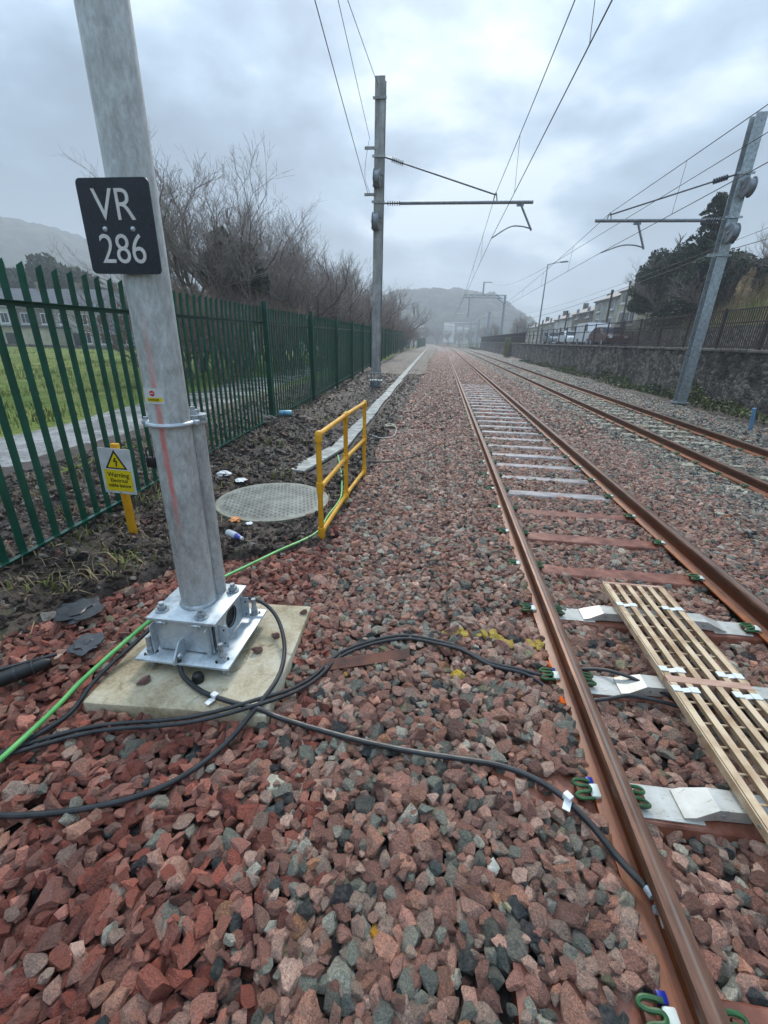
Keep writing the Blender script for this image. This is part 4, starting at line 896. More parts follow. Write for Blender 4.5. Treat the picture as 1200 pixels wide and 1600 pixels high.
# ------------------------------------------------------------------ support arms and cable tray between the rails
def build_arm(y, both, label):
    t = empty('support_arm', (0, y, 0), R(0.5), label, 'bracket')
    def half(x0, sg):
        mb = MB(); mb.box((x0 + sg * 0.105, 0, 0.0265), (0.25, 0.150, 0.007), None, 0.002); pl = mb.build('foot_plate', 'bracket_white', t)
        mb = MB(); xs = [x0 + sg * 0.15, x0 + sg * 0.19, x0 + sg * 0.28, x0 + sg * 0.42]; zt = [0.038, 0.052, 0.092, 0.092]; hw = [0.062, 0.066, 0.05, 0.046]
        bm = mb.bm; A = []
        for x, z, w in zip(xs, zt, hw): A.append([bm.verts.new(p) for p in ((x, -w, 0.031), (x, -w, z), (x, w, z), (x, w, 0.031))])
        for a, b in zip(A, A[1:]):
            for i in range(3): bm.faces.new((a[i], a[i + 1], b[i + 1], b[i]))
        bm.faces.new(A[0]); mb.build('raised_channel', 'bracket_white', t)
        mb = MB(); mb.cyl((x0 + sg * 0.30, -0.051, 0.065), (x0 + sg * 0.30, -0.056, 0.065), 0.007, n=8); mb.build('rivet', 'galv', t)
    half(0.985, 1)
    if both: half(2.235, -1)
    mb = MB(); bm = mb.bm; x0, x1 = (1.405, 1.815) if both else (1.405, 2.16)
    mb.box(((x0 + x1) / 2, 0, 0.087), (x1 - x0, 0.088, 0.008)); mb.box(((x0 + x1) / 2, -0.0415, 0.062), (x1 - x0, 0.005, 0.041)); mb.box(((x0 + x1) / 2, 0.0415, 0.062), (x1 - x0, 0.005, 0.041)); mb.build('cross_bar', 'bracket_white', t)
build_arm(1.375, False, 'white sheet metal support arm on the nearest sleeper under the tray end')
build_arm(2.055, False, 'white sheet metal support arm with a cable tied on, under the tray joint')
build_arm(2.755, True, 'white sheet metal support arm with foot plates by both rails, farthest of three')
def build_tray(y0, y1, label):
    t = empty('cable_tray', (1.575, y0, 0.135), 0, label, 'cable tray', 'pale cable tray sections'); L = y1 - y0; nb = 6; w = 0.43
    prof = [(-0.017, 0.018), (0.017, 0.018), (0.017, 0.013), (0.004, 0.011), (0.004, -0.022), (-0.004, -0.022), (-0.004, 0.011), (-0.017, 0.013)]
    mb = MB(); mb.prism(prof, 1, 0.02, L - 0.02); bar = mb.mesh('bar', 'beige_grp')
    for i in range(nb): obj('bar', bar, t, (-w / 2 + 0.02 + i * (w - 0.04) / (nb - 1), 0, 0))
    mb = MB(); mb.cyl((-w / 2 + 0.006, 0, -0.006), (w / 2 - 0.006, 0, -0.006), 0.0055, n=8); rod = mb.mesh('cross_rod', 'beige_grp', True)
    k = int(L / 0.135)
    for i in range(1, k + 1): obj('cross_rod', rod, t, (0, i * L / (k + 1), 0))
    mb = MB(); mb.box((0, 0, -0.002), (w + 0.005, 0.026, 0.044), None, 0.002); en = mb.mesh('end_bar', 'beige_pink')
    for y in (0.006, L - 0.006): obj('end_bar', en, t, (0, y, 0))
    mb = MB(); mb.box((0, 0, -0.003), (0.006, L - 0.03, 0.040)); sd = mb.mesh('side_rail', 'beige_grp')
    for x in (-w / 2 - 0.004, w / 2 + 0.004): obj('side_rail', sd, t, (x, L / 2, 0))
    def clip(): 
        m_ = MB(); m_.box((0, 0, 0.021), (0.045, 0.04, 0.004), None, 0.001).box((0.045, 0, 0.012), (0.05, 0.03, 0.004), Matrix.Rotation(R(-12), 4, 'Y')).box((0.09, 0, 0.021), (0.045, 0.04, 0.004), None, 0.001); return m_.mesh('saddle_clip', 'white_clip')
    c = clip()
    for y in (0.07, L - 0.30 if L < 1.2 else L - 0.07):
        for x in (-w / 2 + 0.015, w / 2 - 0.11): obj('saddle_clip', c, t, (x, y, 0))
    for i in range(3):
        m_ = MB(); m_.cyl((-w / 2 - 0.008, L * (0.2 + 0.28 * i), 0.0), (-w / 2 - 0.013, L * (0.2 + 0.28 * i), 0.0), 0.006, n=8); m_.build('bolt', 'galv', t)
build_tray(2.04, 3.06, 'pale beige slatted cable tray, section farther from the camera')
build_tray(0.55, 2.03, 'pale beige slatted cable tray, section cut by the right picture edge')
cable('cable', [(1.70, 2.9, 0.10), (1.68, 2.4, 0.09), (1.72, 1.9, 0.085), (1.75, 1.4, 0.085), (1.72, 0.9, 0.085)], 0.014, 'cable_black', 'black cable lying inside the pale tray', follow=False)
for i, (x, y) in enumerate(((0.782, 1.885), (0.770, 2.165))):
    mb = MB(); mb.box((0, 0, 0), (0.022, 0.05, 0.028), None, 0.003); o = mb.build('rail_tag', 'tag_orange', None, True, (x, y, 0.045), (0, R(25), R(8)))
    tag(o, ('small orange tag on the near rail foot, closer to the camera', 'small orange tag on the near rail foot by the yellow stones')[i], 'tag', 'orange tags on the rail foot')

# ------------------------------------------------------------------ palisade fence
def build_fence():
    t = empty('palisade_fence', (0, 0, 0), 0, 'dark green steel palisade fence running along the left of the railway', 'fence')
    # one pale: W-section with a three-pointed splayed top
    def pale_mesh(simple=False):
        hgt = 2.33; w = 0.038; d = 0.020
        xs = [(-w, 0), (-w * 0.45, d), (w * 0.45, d), (w, 0)]
        if simple: xs = [(-w, 0), (0, d), (w, 0)]
        V = []; F = []; n = len(xs)
        for z in (0.0, hgt - 0.14):
            for u, v in xs: V.append((v, u, z))
        for i in range(n - 1): F.append((i, i + 1, n + i + 1, n + i))
        if not simple:
            k = len(V); V += [(d * 0.4, -w * 1.0, hgt - 0.005), (d * 1.8, 0.0, hgt + 0.03), (d * 0.4, w * 1.0, hgt - 0.005), (0.03, -w * 0.95, hgt - 0.02), (0.03, w * 0.95, hgt - 0.02)]
            F += [(n, n + 1, k), (n + 1, n + 2, k + 1), (n + 2, n + 3, k + 2), (n + 1, k + 1, k), (n + 2, k + 2, k + 1)]
        else:
            k = len(V); V += [(d, 0, hgt)]; F += [(n, n + 1, k), (n + 1, n + 2, k)]
        me = mesh_np('pale', V, F, 'fence_green'); return me
    PM = pale_mesh(); bm = bmesh.new(); bm.from_mesh(PM); r = bmesh.ops.solidify(bm, geom=bm.faces[:], thickness=0.003); bm.to_mesh(PM); bm.free()
    ang = math.atan(-0.045)
    ys = [-2.63 + 0.175 * i for i in range(300)]
    posts = [-2.55, 1.30, 5.15] + [9.0 + 3.85 * i for i in range(28)]
    for y in ys:
        obj('pale', PM, t, (float(fence_x(y)) - 0.022, y, float(fence_z(y)) - 0.02 + random.uniform(-0.004, 0.004)), (0, random.uniform(-0.004, 0.004), -ang + random.uniform(-0.02, 0.02)))
    # the rest, too small to pick apart
    P0 = []; V = []; F = []
    y = ys[-1] + 0.175
    while y < 112:
        x = float(fence_x(y)) - 0.022; z = float(fence_z(y)); k = len(V)
        V += [(x, y - 0.034, z), (x + 0.012, y, z), (x, y + 0.034, z), (x, y - 0.034, z + 2.2), (x + 0.012, y, z + 2.32), (x, y + 0.034, z + 2.2)]; F += [(k, k + 1, k + 4, k + 3), (k + 1, k + 2, k + 5, k + 4)]
        y += 0.175
    tag(obj('pales', fast_mesh('pales', np.array(V), np.array(F), 'fence_green'), t), kind='stuff')
    mb = MB(); mb.b2((-0.05, -0.026, -0.1), (-0.044, 0.026, 2.42)).b2((0.044, -0.026, -0.1), (0.05, 0.026, 2.42)).b2((-0.044, -0.003, -0.1), (0.044, 0.003, 2.42)); PO = mb.mesh('post', 'fence_green')
    for y in posts:
        if y < 112: obj('post', PO, t, (float(fence_x(y)) + 0.062, y, float(fence_z(y))), (0, 0, -ang + math.pi / 2 * 0))
    ps = sorted(posts)
    for a, b in zip(ps, ps[1:]):
        if b > 112: break
        for hz in (0.10, 2.03):
            za, zb = float(fence_z(a)) + hz, float(fence_z(b)) + hz; xa, xb = float(fence_x(a)) + 0.012, float(fence_x(b)) + 0.012
            mb = MB(); bm = mb.bm
            A = [bm.verts.new((xa + u, a + 0.02, za + w)) for u, w in ((-0.018, -0.022), (-0.018, 0.022), (0.026, 0.022), (0.026, 0.016), (-0.012, 0.016), (-0.012, -0.022))]
            B = [bm.verts.new((xb + u, b - 0.02, zb + w)) for u, w in ((-0.018, -0.022), (-0.018, 0.022), (0.026, 0.022), (0.026, 0.016), (-0.012, 0.016), (-0.012, -0.022))]
            for i in range(6): bm.faces.new((A[i], A[(i + 1) % 6], B[(i + 1) % 6], B[i]))
            bm.faces.new(A); bm.faces.new(B[::-1]); mb.build('rail_bar', 'fence_green', t)
    mb = MB(); mb.cyl((0, 0, 0), (0.008, 0, 0), 0.008, n=8); BO = mb.mesh('bolt', 'fence_green')
    return t
build_fence()
def far_fence():
    t = empty('palisade_fence', (0, 0, 0), 0, 'distant green fence beyond the gap at the end of the near fence', 'fence')
    V = []; F = []
    for i in range(150):
        f = i / 149; y = 128 + 70 * f; x = -7.0 + 2.5 * f + float(curve_x(y)) * 0.9; k = len(V); V += [(x, y - 0.17, -0.3), (x + 0.05, y, -0.3), (x, y + 0.17, -0.3), (x, y - 0.17, 2.4), (x + 0.05, y, 2.5), (x, y + 0.17, 2.4)]; F += [(k, k + 1, k + 4, k + 3), (k + 1, k + 2, k + 5, k + 4)]
    tag(obj('pales', fast_mesh('pales', np.array(V), np.array(F), 'fence_green'), t), kind='stuff')
    for i in range(18):
        f = i / 17; y = 128 + 70 * f; x = -6.9 + 2.5 * f + float(curve_x(y)) * 0.9; mb = MB(); mb.b2((x, y - 0.05, -0.4), (x + 0.1, y + 0.05, 2.6)); mb.build('post', 'fence_green', t)
far_fence()

# ------------------------------------------------------------------ warning sign by the fence
def build_sign():
    t = empty('warning_sign', (-2.845, 3.43, 0.0), 0, 'Warning electrical cable below sign on a yellow post by the fence', 'sign')
    mb = MB(); mb.box((0, 0, 0.44), (0.066, 0.045, 0.98), None, 0.006); mb.build('post', 'yellow_post', t, True)
    pl = MB(); pl.box((0, 0, 0), (0.312, 0.005, 0.425), None, 0.0015); p = pl.build('sign_plate', 'sign_white', t, False, (-0.004, -0.030, 0.68), (0, R(1.6), 0))
    mb = MB(); mb.box((0.002, -0.0036, -0.088), (0.262, 0.0015, 0.20)); mb.build('yellow_panel', 'sign_yellow', p)
    def tri(name, mat, s, y, parent):
        V = [(-s * 0.58, y, 0.0), (s * 0.58, y, 0.0), (0, y, s)]; return obj(name, mesh_np(name, V, [(0, 1, 2)], mat), parent)
    def prismtri(name, mat, s, z0, y, parent):
        mb = MB(); mb.prism([(-s * 0.60, z0), (s * 0.60, z0), (0, z0 + s)], 1, y, y + 0.0012); return mb.build(name, mat, parent)
    prismtri('triangle_border', 'print_black', 0.176, 0.024, -0.0048, p); prismtri('triangle', 'sign_yellow', 0.134, 0.036, -0.0062, p)
    mb = MB(); mb.prism([(0.012, 0.128), (-0.004, 0.128), (-0.020, 0.088), (0.004, 0.092), (-0.002, 0.046), (0.010, 0.046), (0.020, 0.104), (0.0, 0.100)], 1, -0.0076, -0.0064); mb.build('flash_symbol', 'print_black', p)
    for txt, z, sz in (('Warning', -0.035, 0.060), ('Electrical', -0.088, 0.046), ('cable below', -0.135, 0.046)):
        obj('lettering', text_mesh(txt, sz, 'print_black', 1.0, 0.0004, 1.0, 0.0008), p, (0.004, -0.0052, z), (R(90), 0, 0))
    for z in (0.195, -0.203):
        mb = MB(); mb.cyl((0, -0.003, z), (0, -0.006, z), 0.005, n=8); mb.build('screw', 'print_black', p)
build_sign()

# ------------------------------------------------------------------ round chamber cover
def build_cover():
    t = empty('chamber_cover', (-1.89, 4.62, 0.0), R(18), 'large round grey tread patterned chamber cover set in the soil', 'cover')
    mb = MB(); mb.lathe([(0.66, -0.05), (0.66, 0.028), (0.635, 0.034), (0.622, 0.030)], n=64); mb.build('rim', 'cover_rim', t, True)
    mb = MB(); mb.lathe([(0.622, 0.0), (0.622, 0.030), (0.0, 0.034)], n=64); lid = mb.build('lid', 'cover_grp', t, True)
    # raised tread bars, too small to pick apart
    P = []; F = []; V = []; k = 0
    st = 0.045
    for i in range(-14, 15):
        for j in range(-14, 15):
            x, y = i * st, j * st
            if x * x + y * y > 0.58 ** 2: continue
            a, b = (0.017, 0.0035) if (i + j) % 2 else (0.0035, 0.017); k = len(V); z0, z1 = 0.0335, 0.0375
            V += [(x - a, y - b, z0), (x + a, y - b, z0), (x + a, y + b, z0), (x - a, y + b, z0), (x - a * 0.8, y - b * 0.6, z1), (x + a * 0.8, y - b * 0.6, z1), (x + a * 0.8, y + b * 0.6, z1), (x - a * 0.8, y + b * 0.6, z1)]
            F += [(k + 4, k + 5, k + 6, k + 7), (k, k + 1, k + 5, k + 4), (k + 1, k + 2, k + 6, k + 5), (k + 2, k + 3, k + 7, k + 6), (k + 3, k, k + 4, k + 7)]
    tag(obj('tread_bars', fast_mesh('tread_bars', np.array(V), np.array(F), 'cover_grp'), t), kind='stuff')
build_cover()

# ------------------------------------------------------------------ yellow handrail
def build_barrier():
    t = empty('handrail', (0, 0, 0), 0, 'yellow tubular handrail with three posts beside the round cover', 'handrail')
    Q = [(-1.045, 3.69), (-1.035, 4.80), (-0.995, 5.85)]; r = 0.0255; hs = [0.09, 0.545, 1.045]
    for x, y in Q: mb = MB(); mb.cyl((x, y, -0.08), (x, y, 1.045), r, n=20); mb.build('post', 'yellow_grp', t, True)
    for a, b in zip(Q, Q[1:]):
        for h in hs: mb = MB(); mb.cyl((a[0], a[1] + 0.027, h), (b[0], b[1] - 0.027, h), r * 0.96, n=20); mb.build('rail_tube', 'yellow_grp', t, True)
    for i, (x, y) in enumerate(Q):
        for h in hs:
            mb = MB(); mb.lathe([(0.0258, -0.055), (0.033, -0.053), (0.034, 0.0), (0.033, 0.053), (0.0258, 0.055)] if h < 1 else [(0.0258, -0.06), (0.033, -0.058), (0.034, -0.01), (0.030, 0.022), (0.018, 0.036), (0.0, 0.040)], (x, y, h), n=20)
            f = mb.build('fitting', 'yellow_grp', t, True)
            for sg in (-1, 1):
                if (i == 0 and sg < 0) or (i == 2 and sg > 0): continue
                mb = MB(); mb.lathe([(0.025, 0.02), (0.032, 0.022), (0.032, 0.062), (0.0258, 0.064)], (x, y, h), (0, sg, 0), 20); mb.build('socket', 'yellow_grp', f, True)
build_barrier()

# ------------------------------------------------------------------ concrete cable trough with lids
def build_trough():
    t = empty('cable_trough', (0, 0, 0), 0, 'long run of pale concrete cable trough lids between ballast and fence', 'cable trough')
    mb = MB(); mb.box((0, 0, 0), (0.27, 0.745, 0.045), None, 0.006); LID = mb.mesh('lid', 'concrete_trough', True)
    y = 6.15; i = 0
    while y < 112:
        if y < 7.3: x = -1.93 + (y - 6.15) * 0.17; a = R(-9.5)
        else: x = float(trough_x(y)) + 0.02 * math.sin(y * 1.3) * (y < 30); a = R(1.2)
        obj('lid', LID, t, (x, y, 0.035 + random.uniform(-0.006, 0.006)), (R(random.uniform(-0.6, 0.6)), R(random.uniform(-1, 1)), a + R(random.uniform(-0.8, 0.8)))); y += 0.752; i += 1
build_trough()

# ------------------------------------------------------------------ overhead line structures
def h_section(mb, w, d, tf, tw, z0, z1):
    mb.b2((-w / 2, -d / 2, z0), (w / 2, -d / 2 + tf, z1)).b2((-w / 2, d / 2 - tf, z0), (w / 2, d / 2, z1)).b2((-tw / 2, -d / 2 + tf, z0), (tw / 2, d / 2 - tf, z1)); return mb
def insulator(a, b, n, r, name, parent):
    a = Vector(a); b = Vector(b); L = (b - a).length; pr = [(0.0, 0.0), (0.022, 0.0)]
    for i in range(n):
        z = L * (i + 0.5) / n; pr += [(0.024, z - L / n * 0.32), (r, z - 0.006), (r, z + 0.004), (0.024, z + L / n * 0.25)]
    pr += [(0.022, L), (0.0, L)]; mb = MB(); mb.lathe(pr, a, b - a, 14); return mb.build(name, 'insulator', parent, True)
def drum_unit(t, z, sg, x=0.0):
    d = empty('tension_drum', (x, -0.33, z)); d.parent = t
    mb = MB(); mb.cyl((-0.085, 0, 0), (0.085, 0, 0), 0.235, n=32); mb.build('drum', 'alu', d, True)
    for xx in (-0.10, 0.10):
        mb = MB(); mb.lathe([(0.0, -0.014), (0.27, -0.014), (0.285, 0), (0.27, 0.014), (0.0, 0.014)], (xx, 0, 0), (1, 0, 0), 32); mb.build('drum_flange', 'alu', d, True)
        for k in range(3):
            a = 2 * math.pi * k / 3 + 0.4; mb = MB(); mb.box((xx + (0.02 if xx > 0 else -0.02), 0.11 * math.cos(a), 0.11 * math.sin(a)), (0.012, 0.18, 0.035), Matrix.Rotation(a, 4, 'X')); mb.build('spoke', 'mast_steel', d)
    mb = MB(); mb.cyl((-0.16, 0, 0), (0.16, 0, 0), 0.045, n=16); mb.build('axle', 'mast_steel', d, True)
    for zz in (-0.17, 0.17): mb = MB(); mb.box((0, 0.155, zz), (0.36, 0.05, 0.06)); mb.build('drum_clamp', 'mast_steel', d)
def wire(name, pts, r, label, cat='wire', mat='wire', n=5):
    mb = MB(); mb.tube(pts, r, n); o = mb.build(name, mat, None, True); tag(o, label, cat); return o
def sag(a, b, s, k=24):
    a = Vector(a); b = Vector(b); return [a.lerp(b, i / k) - Vector((0, 0, 4 * s * (i / k) * (1 - i / k))) for i in range(k + 1)]
def cantilever(t, ox, sg, zt, x_end, xc, zc, x_drop, drop, con, stay_z):
    """tube from the mast face towards sg, in the mast's own frame"""
    c = empty('cantilever', (0, 0, 0)); c.parent = t; f = sg * 0.17
    mb = MB(); mb.cyl((f, 0, zt), (f + sg * 0.12, 0, zt), 0.03, n=10); mb.build('hinge', 'mast_steel', c, True)
    insulator((f + sg * 0.12, 0, zt), (f + sg * 0.62, 0, zt), 6, 0.085, 'insulator', c)
    mb = MB(); mb.cyl((f + sg * 0.60, 0, zt), (x_end, 0, zt), 0.052, n=16); mb.build('tube', 'alu', c, True)
    insulator((f + sg * 0.25, 0, stay_z - 0.07), (f + sg * 0.68, 0, stay_z - 0.20), 6, 0.085, 'insulator', c)
    mb = MB(); mb.cyl((f, 0, stay_z), (f + sg * 0.27, 0, stay_z - 0.075), 0.028, n=8).cyl((f + sg * 0.66, 0, stay_z - 0.19), (xc, 0, zc - 0.06), 0.024, n=8); mb.build('stay', 'insulator', c, True)
    mb = MB(); mb.tube(catmull([(xc - 0.07, 0, zt), (xc - 0.04, 0, zt + 0.16), (xc, 0, zc), (xc + 0.04, 0, zt + 0.16), (xc + 0.07, 0, zt)], 5), 0.02, 8); mb.build('wire_clamp', 'mast_steel', c, True)
    mb = MB(); mb.cyl((x_drop, 0, zt - 0.03), (drop[0], 0, drop[1]), 0.035, n=10).box((x_drop, 0, zt - 0.06), (0.24, 0.05, 0.12)); mb.build('drop_bracket', 'alu', c, True)
    mx = (drop[0] + con[0]) / 2
    mb = MB(); mb.tube(catmull([(drop[0], 0, drop[1] + 0.05), (drop[0] * 0.72 + con[0] * 0.28, 0, drop[1] + 0.13), (drop[0] * 0.42 + con[0] * 0.58, 0, drop[1] + 0.10), (con[0], 0, con[1])], 6), 0.022, 8); mb.build('steady_arm', 'alu', c, True)
    return c
def mast_base(t, z):
    mb = MB(); mb.box((0, 0, z + 0.62), (0.42, 0.42, 0.035)); b = mb.build('base_flange', 'galv', t)
    mb = MB(); mb.box((0, 0, z + 0.32), (0.50, 0.50, 0.04)); mb.build('pile_flange', 'galv', t)
    for k in range(8):
        a = 2 * math.pi * k / 8 + 0.4; mb = MB(); mb.cyl((0.2 * math.cos(a), 0.2 * math.sin(a), z + 0.25), (0.2 * math.cos(a), 0.2 * math.sin(a), z + 0.73), 0.016, n=8).cyl((0.2 * math.cos(a), 0.2 * math.sin(a), z + 0.64), (0.2 * math.cos(a), 0.2 * math.sin(a), z + 0.68), 0.03, n=6); mb.build('anchor_stud', 'galv', t, True)
    for k in range(6):
        mb = MB(); mb.box((-0.2 + 0.08 * k, -0.21, z + 0.20), (0.014, 0.10, 0.22)); mb.build('gusset', 'galv', t)
    mb = MB(); mb.cyl((0, 0, z - 0.4), (0, 0, z + 0.30), 0.22, n=20); mb.build('pile', 'galv', t, True)
MC = (-2.64, 18.27)
def build_masts():
    t = empty('line_mast', (MC[0], MC[1], 0), 0, 'tall grey steel mast beside the fence carrying the near track wires', 'mast')
    mb = MB(); h_section(mb, 0.33, 0.34, 0.024, 0.02, 0.62, 9.85); mb.build('column', 'mast_steel', t)
    mb = MB(); mb.b2((-0.17, -0.176, 9.3), (0.17, -0.172, 9.85)); mb.build('cap_plate', 'mast_steel', t)
    mast_base(t, -0.05)
    for z in (9.28, 7.72, 6.40): mb = MB(); mb.b2((-0.23, -0.215, z - 0.035), (0.23, -0.175, z + 0.035)); mb.build('clamp_band', 'mast_steel', t)
    for z in (7.95, 6.62): mb = MB(); mb.b2((-0.50, -0.20, z - 0.04), (-0.10, -0.15, z + 0.04)); mb.build('feeder_bracket', 'mast_steel', t)
    drum_unit(t, 7.05, 1, -0.03); drum_unit(t, 5.78, 1, -0.06)
    cantilever(t, 0, 1, 6.40, 5.41, 4.11, 6.68, 4.98, (5.47, 5.56), (4.115, 5.33), 7.75)
    t = empty('line_mast', (9.28, 18.3, 0), 0, 'grey steel mast at the right edge carrying the second track wires', 'mast')
    mb = MB(); h_section(mb, 0.33, 0.34, 0.024, 0.02, -0.12, 8.65); mb.build('column', 'galv', t)
    mb = MB(); mb.box((0, 0, -0.13), (0.52, 0.52, 0.05)); mb.build('base_flange', 'galv', t)
    mb = MB(); mb.cyl((0, 0, -0.6), (0, 0, -0.16), 0.25, n=20); mb.build('pile', 'tyre', t, True)
    for k in range(6):
        a = 2 * math.pi * k / 6 + 0.3; mb = MB(); mb.cyl((0.23 * math.cos(a), 0.23 * math.sin(a), -0.25), (0.23 * math.cos(a), 0.23 * math.sin(a), -0.06), 0.018, n=8); mb.build('anchor_stud', 'galv', t, True)
    for z in (7.1, 5.9, 4.80): mb = MB(); mb.b2((-0.26, -0.215, z - 0.03), (0.26, -0.175, z + 0.03)); mb.build('clamp_band', 'galv', t)
    drum_unit(t, 6.68, -1, 0.10); drum_unit(t, 5.42, -1, 0.0)
    mb = MB(); mb.b2((-0.5, -0.2, 4.76), (-0.17, -0.15, 4.84)); mb.build('earth_bracket', 'galv', t)
    cantilever(t, 0, -1, 5.85, 4.95 - 9.28, 5.40 - 9.28, 6.08, 6.35 - 9.28, (6.74 - 9.28, 5.0), (5.32 - 9.28, 4.89), 7.12)
    # distant portal and masts
    t = empty('portal_gantry', (0, 91, 0), 0, 'distant lattice gantry arm over the tracks on a single mast', 'gantry')
    mb = MB(); mb.b2((10.75, -0.2, -0.5), (11.15, 0.2, 10.1)); mb.build('column', 'galv', t)
    mb = MB(); mb.box((10.95, 0, -0.2), (0.9, 0.7, 0.4)); mb.build('base', 'galv', t)
    for z in (9.55, 10.05): mb = MB(); mb.b2((3.4, -0.12, z - 0.06), (10.75, 0.12, z + 0.06)); mb.build('chord', 'galv', t)
    for i in range(12):
        x = 3.45 + i * 0.6; mb = MB(); mb.cyl((x, 0, 9.55 if i % 2 else 10.05), (x + 0.6, 0, 10.05 if i % 2 else 9.55), 0.05, n=6); mb.build('lattice_bar', 'galv', t)
    mb = MB(); mb.cyl((10.8, 0, 8.6), (9.5, 0, 9.6), 0.07, n=8); mb.build('knee_brace', 'galv', t)
    mb = MB(); mb.b2((6.7, -0.08, 10.1), (6.95, 0.08, 12.2)).b2((6.7, -0.05, 12.1), (8.3, 0.05, 12.22)); mb.build('top_bracket', 'galv', t)
    for x in (4.4,): mb = MB(); mb.b2((x - 0.09, -0.09, 6.2), (x + 0.09, 0.09, 9.5)).cyl((x, 0, 6.9), (x - 2.6, 0, 6.6), 0.05, n=6).cyl((x, 0, 7.4), (x - 2.6, 0, 6.65), 0.04, n=6); mb.build('drop_tube', 'galv', t)
    mb = MB(); mb.cyl((10.8, 0, 6.4), (6.6, 0, 6.3), 0.05, n=6).cyl((9.2, 0, 6.2), (8.9, 0, 6.5), 0.05, n=6); mb.build('cantilever', 'galv', t)
    far = [(10.9, 118, 'pale mast standing just beyond the distant gantry'), (10.6, 146, 'second pale mast beyond the distant gantry'), (10.0, 176, 'third pale mast beyond the distant gantry'), (8.6, 205, 'farthest pale mast where the track bends')]
    for i, (x, y, lab) in enumerate(far):
        t = empty('line_mast', (x, y, 0), 0, lab, 'mast', 'distant masts'); hh = 8.8 - 0.5 * (i % 2)
        mb = MB(); h_section(mb, 0.5, 0.4, 0.04, 0.04, -0.5, hh); mb.build('column', 'galv', t)
        mb = MB(); mb.cyl((0, 0, 6.2), (-9.6, 0, 6.2), 0.08, n=6); mb.build('boom', 'galv', t); mb = MB(); mb.cyl((0, 0, 8.0), (-4.6, 0, 6.4), 0.05, n=6); mb.build('stay', 'galv', t)
        for xx in (-3.2, -8.4): mb = MB(); mb.cyl((xx, 0, 6.2), (xx + 0.5, 0, 5.4), 0.06, n=6).cyl((xx + 0.5, 0, 5.4), (xx - 0.9, 0, 5.2), 0.05, n=6); mb.build('registration_arm', 'galv', t)
build_masts()
def build_wires():
    yb, ym, yf = -38.0, 18.3, 91.0
    c1 = [(1.90, yb, 5.33), (1.475, ym, 5.33), (1.9, yf, 5.9)]
    wire('contact_wire', c1 + [(1.0, 190, 5.6)], 0.009, 'lower contact wire over the near track')
    m1 = sag((1.72, yb, 6.68), (1.47, ym, 6.68), 0.55) + sag((1.47, ym, 6.68), (1.9, yf, 7.0), 1.0)[1:] + sag((1.9, yf, 7.0), (1.0, 190, 6.9), 1.2)[1:]
    wire('messenger_wire', m1, 0.009, 'upper messenger wire over the near track')
    c2 = [(5.95, yb, 4.89), (5.32, ym, 4.89), (6.8, yf, 5.7), (4.6, 190, 5.5)]
    wire('contact_wire', c2, 0.009, 'lower contact wire over the second track')
    m2 = sag((5.85, yb, 6.08), (5.40, ym, 6.08), 0.35) + sag((5.40, ym, 6.08), (6.7, yf, 6.9), 0.9)[1:] + sag((6.7, yf, 6.9), (4.6, 190, 6.7), 1.2)[1:]
    wire('messenger_wire', m2, 0.009, 'upper messenger wire over the second track')
    wire('messenger_wire', sag((8.1, yb, 6.0), (5.9, 24, 6.0), 0.0, 4) + sag((5.9, 24, 6.0), (8.0, yf, 12.1), 0.9)[1:], 0.009, 'wire crossing behind the right hand cantilever stay')
    def zat(P, y):
        for a, b in zip(P, P[1:]):
            a = Vector(a); b = Vector(b)
            if a.y <= y <= b.y: return a.lerp(b, (y - a.y) / (b.y - a.y))
    i = 0
    for P, Q, ys, nm in ((m1, c1, (1.6, 7.4, 13.2, 23.5, 30, 37, 45), 'near track'), (m2, c2, (8.0, 13.3, 23.0, 29.5, 37), 'second track')):
        for k, y in enumerate(ys):
            a = zat(P, y); b = zat(Q, y); wire('dropper_wire', [a, b], 0.005, 'thin vertical dropper wire above the %s, %s from the camera' % (nm, ordw(k)), 'wire')
    wire('feeder_wire', sag((-1.8, 2, 6.72), (-3.02, 18.1, 6.66), 0.05), 0.009, 'lower feeder wire from the near pole to the central mast bracket')
    wire('feeder_wire', sag((-2.02, 2, 8.25), (-2.96, 18.1, 8.18), 0.03), 0.008, 'middle feeder wire reaching the upper bracket of the central mast')
    wire('feeder_wire', sag((-3.25, -6, 8.1), (-2.72, 18.1, 9.62), 0.05), 0.009, 'topmost wire anchored near the top of the central mast')
    wire('jumper_wire', catmull([(-3.0, 18.1, 8.15), (-3.1, 18.1, 7.6), (-3.12, 18.1, 7.1), (-2.95, 18.1, 6.66)], 6), 0.007, 'slack jumper hanging between the two brackets of the central mast')
    wire('earth_wire', sag((8.85, 18.2, 4.8), (10.8, yf, 5.9), 0.8), 0.011, 'pale earth wire running from the right mast into the distance')
    wire('earth_wire', sag((8.85, 18.2, 4.8), (11.5, yb, 5.2), 0.2), 0.011, 'earth wire from the right mast bracket out of the right edge')
    wire('feeder_wire', sag((10.5, 0, 6.4), (11.0, yf, 6.6), 1.2), 0.008, 'dark low wire crossing in front of the evergreen trees')
build_wires()

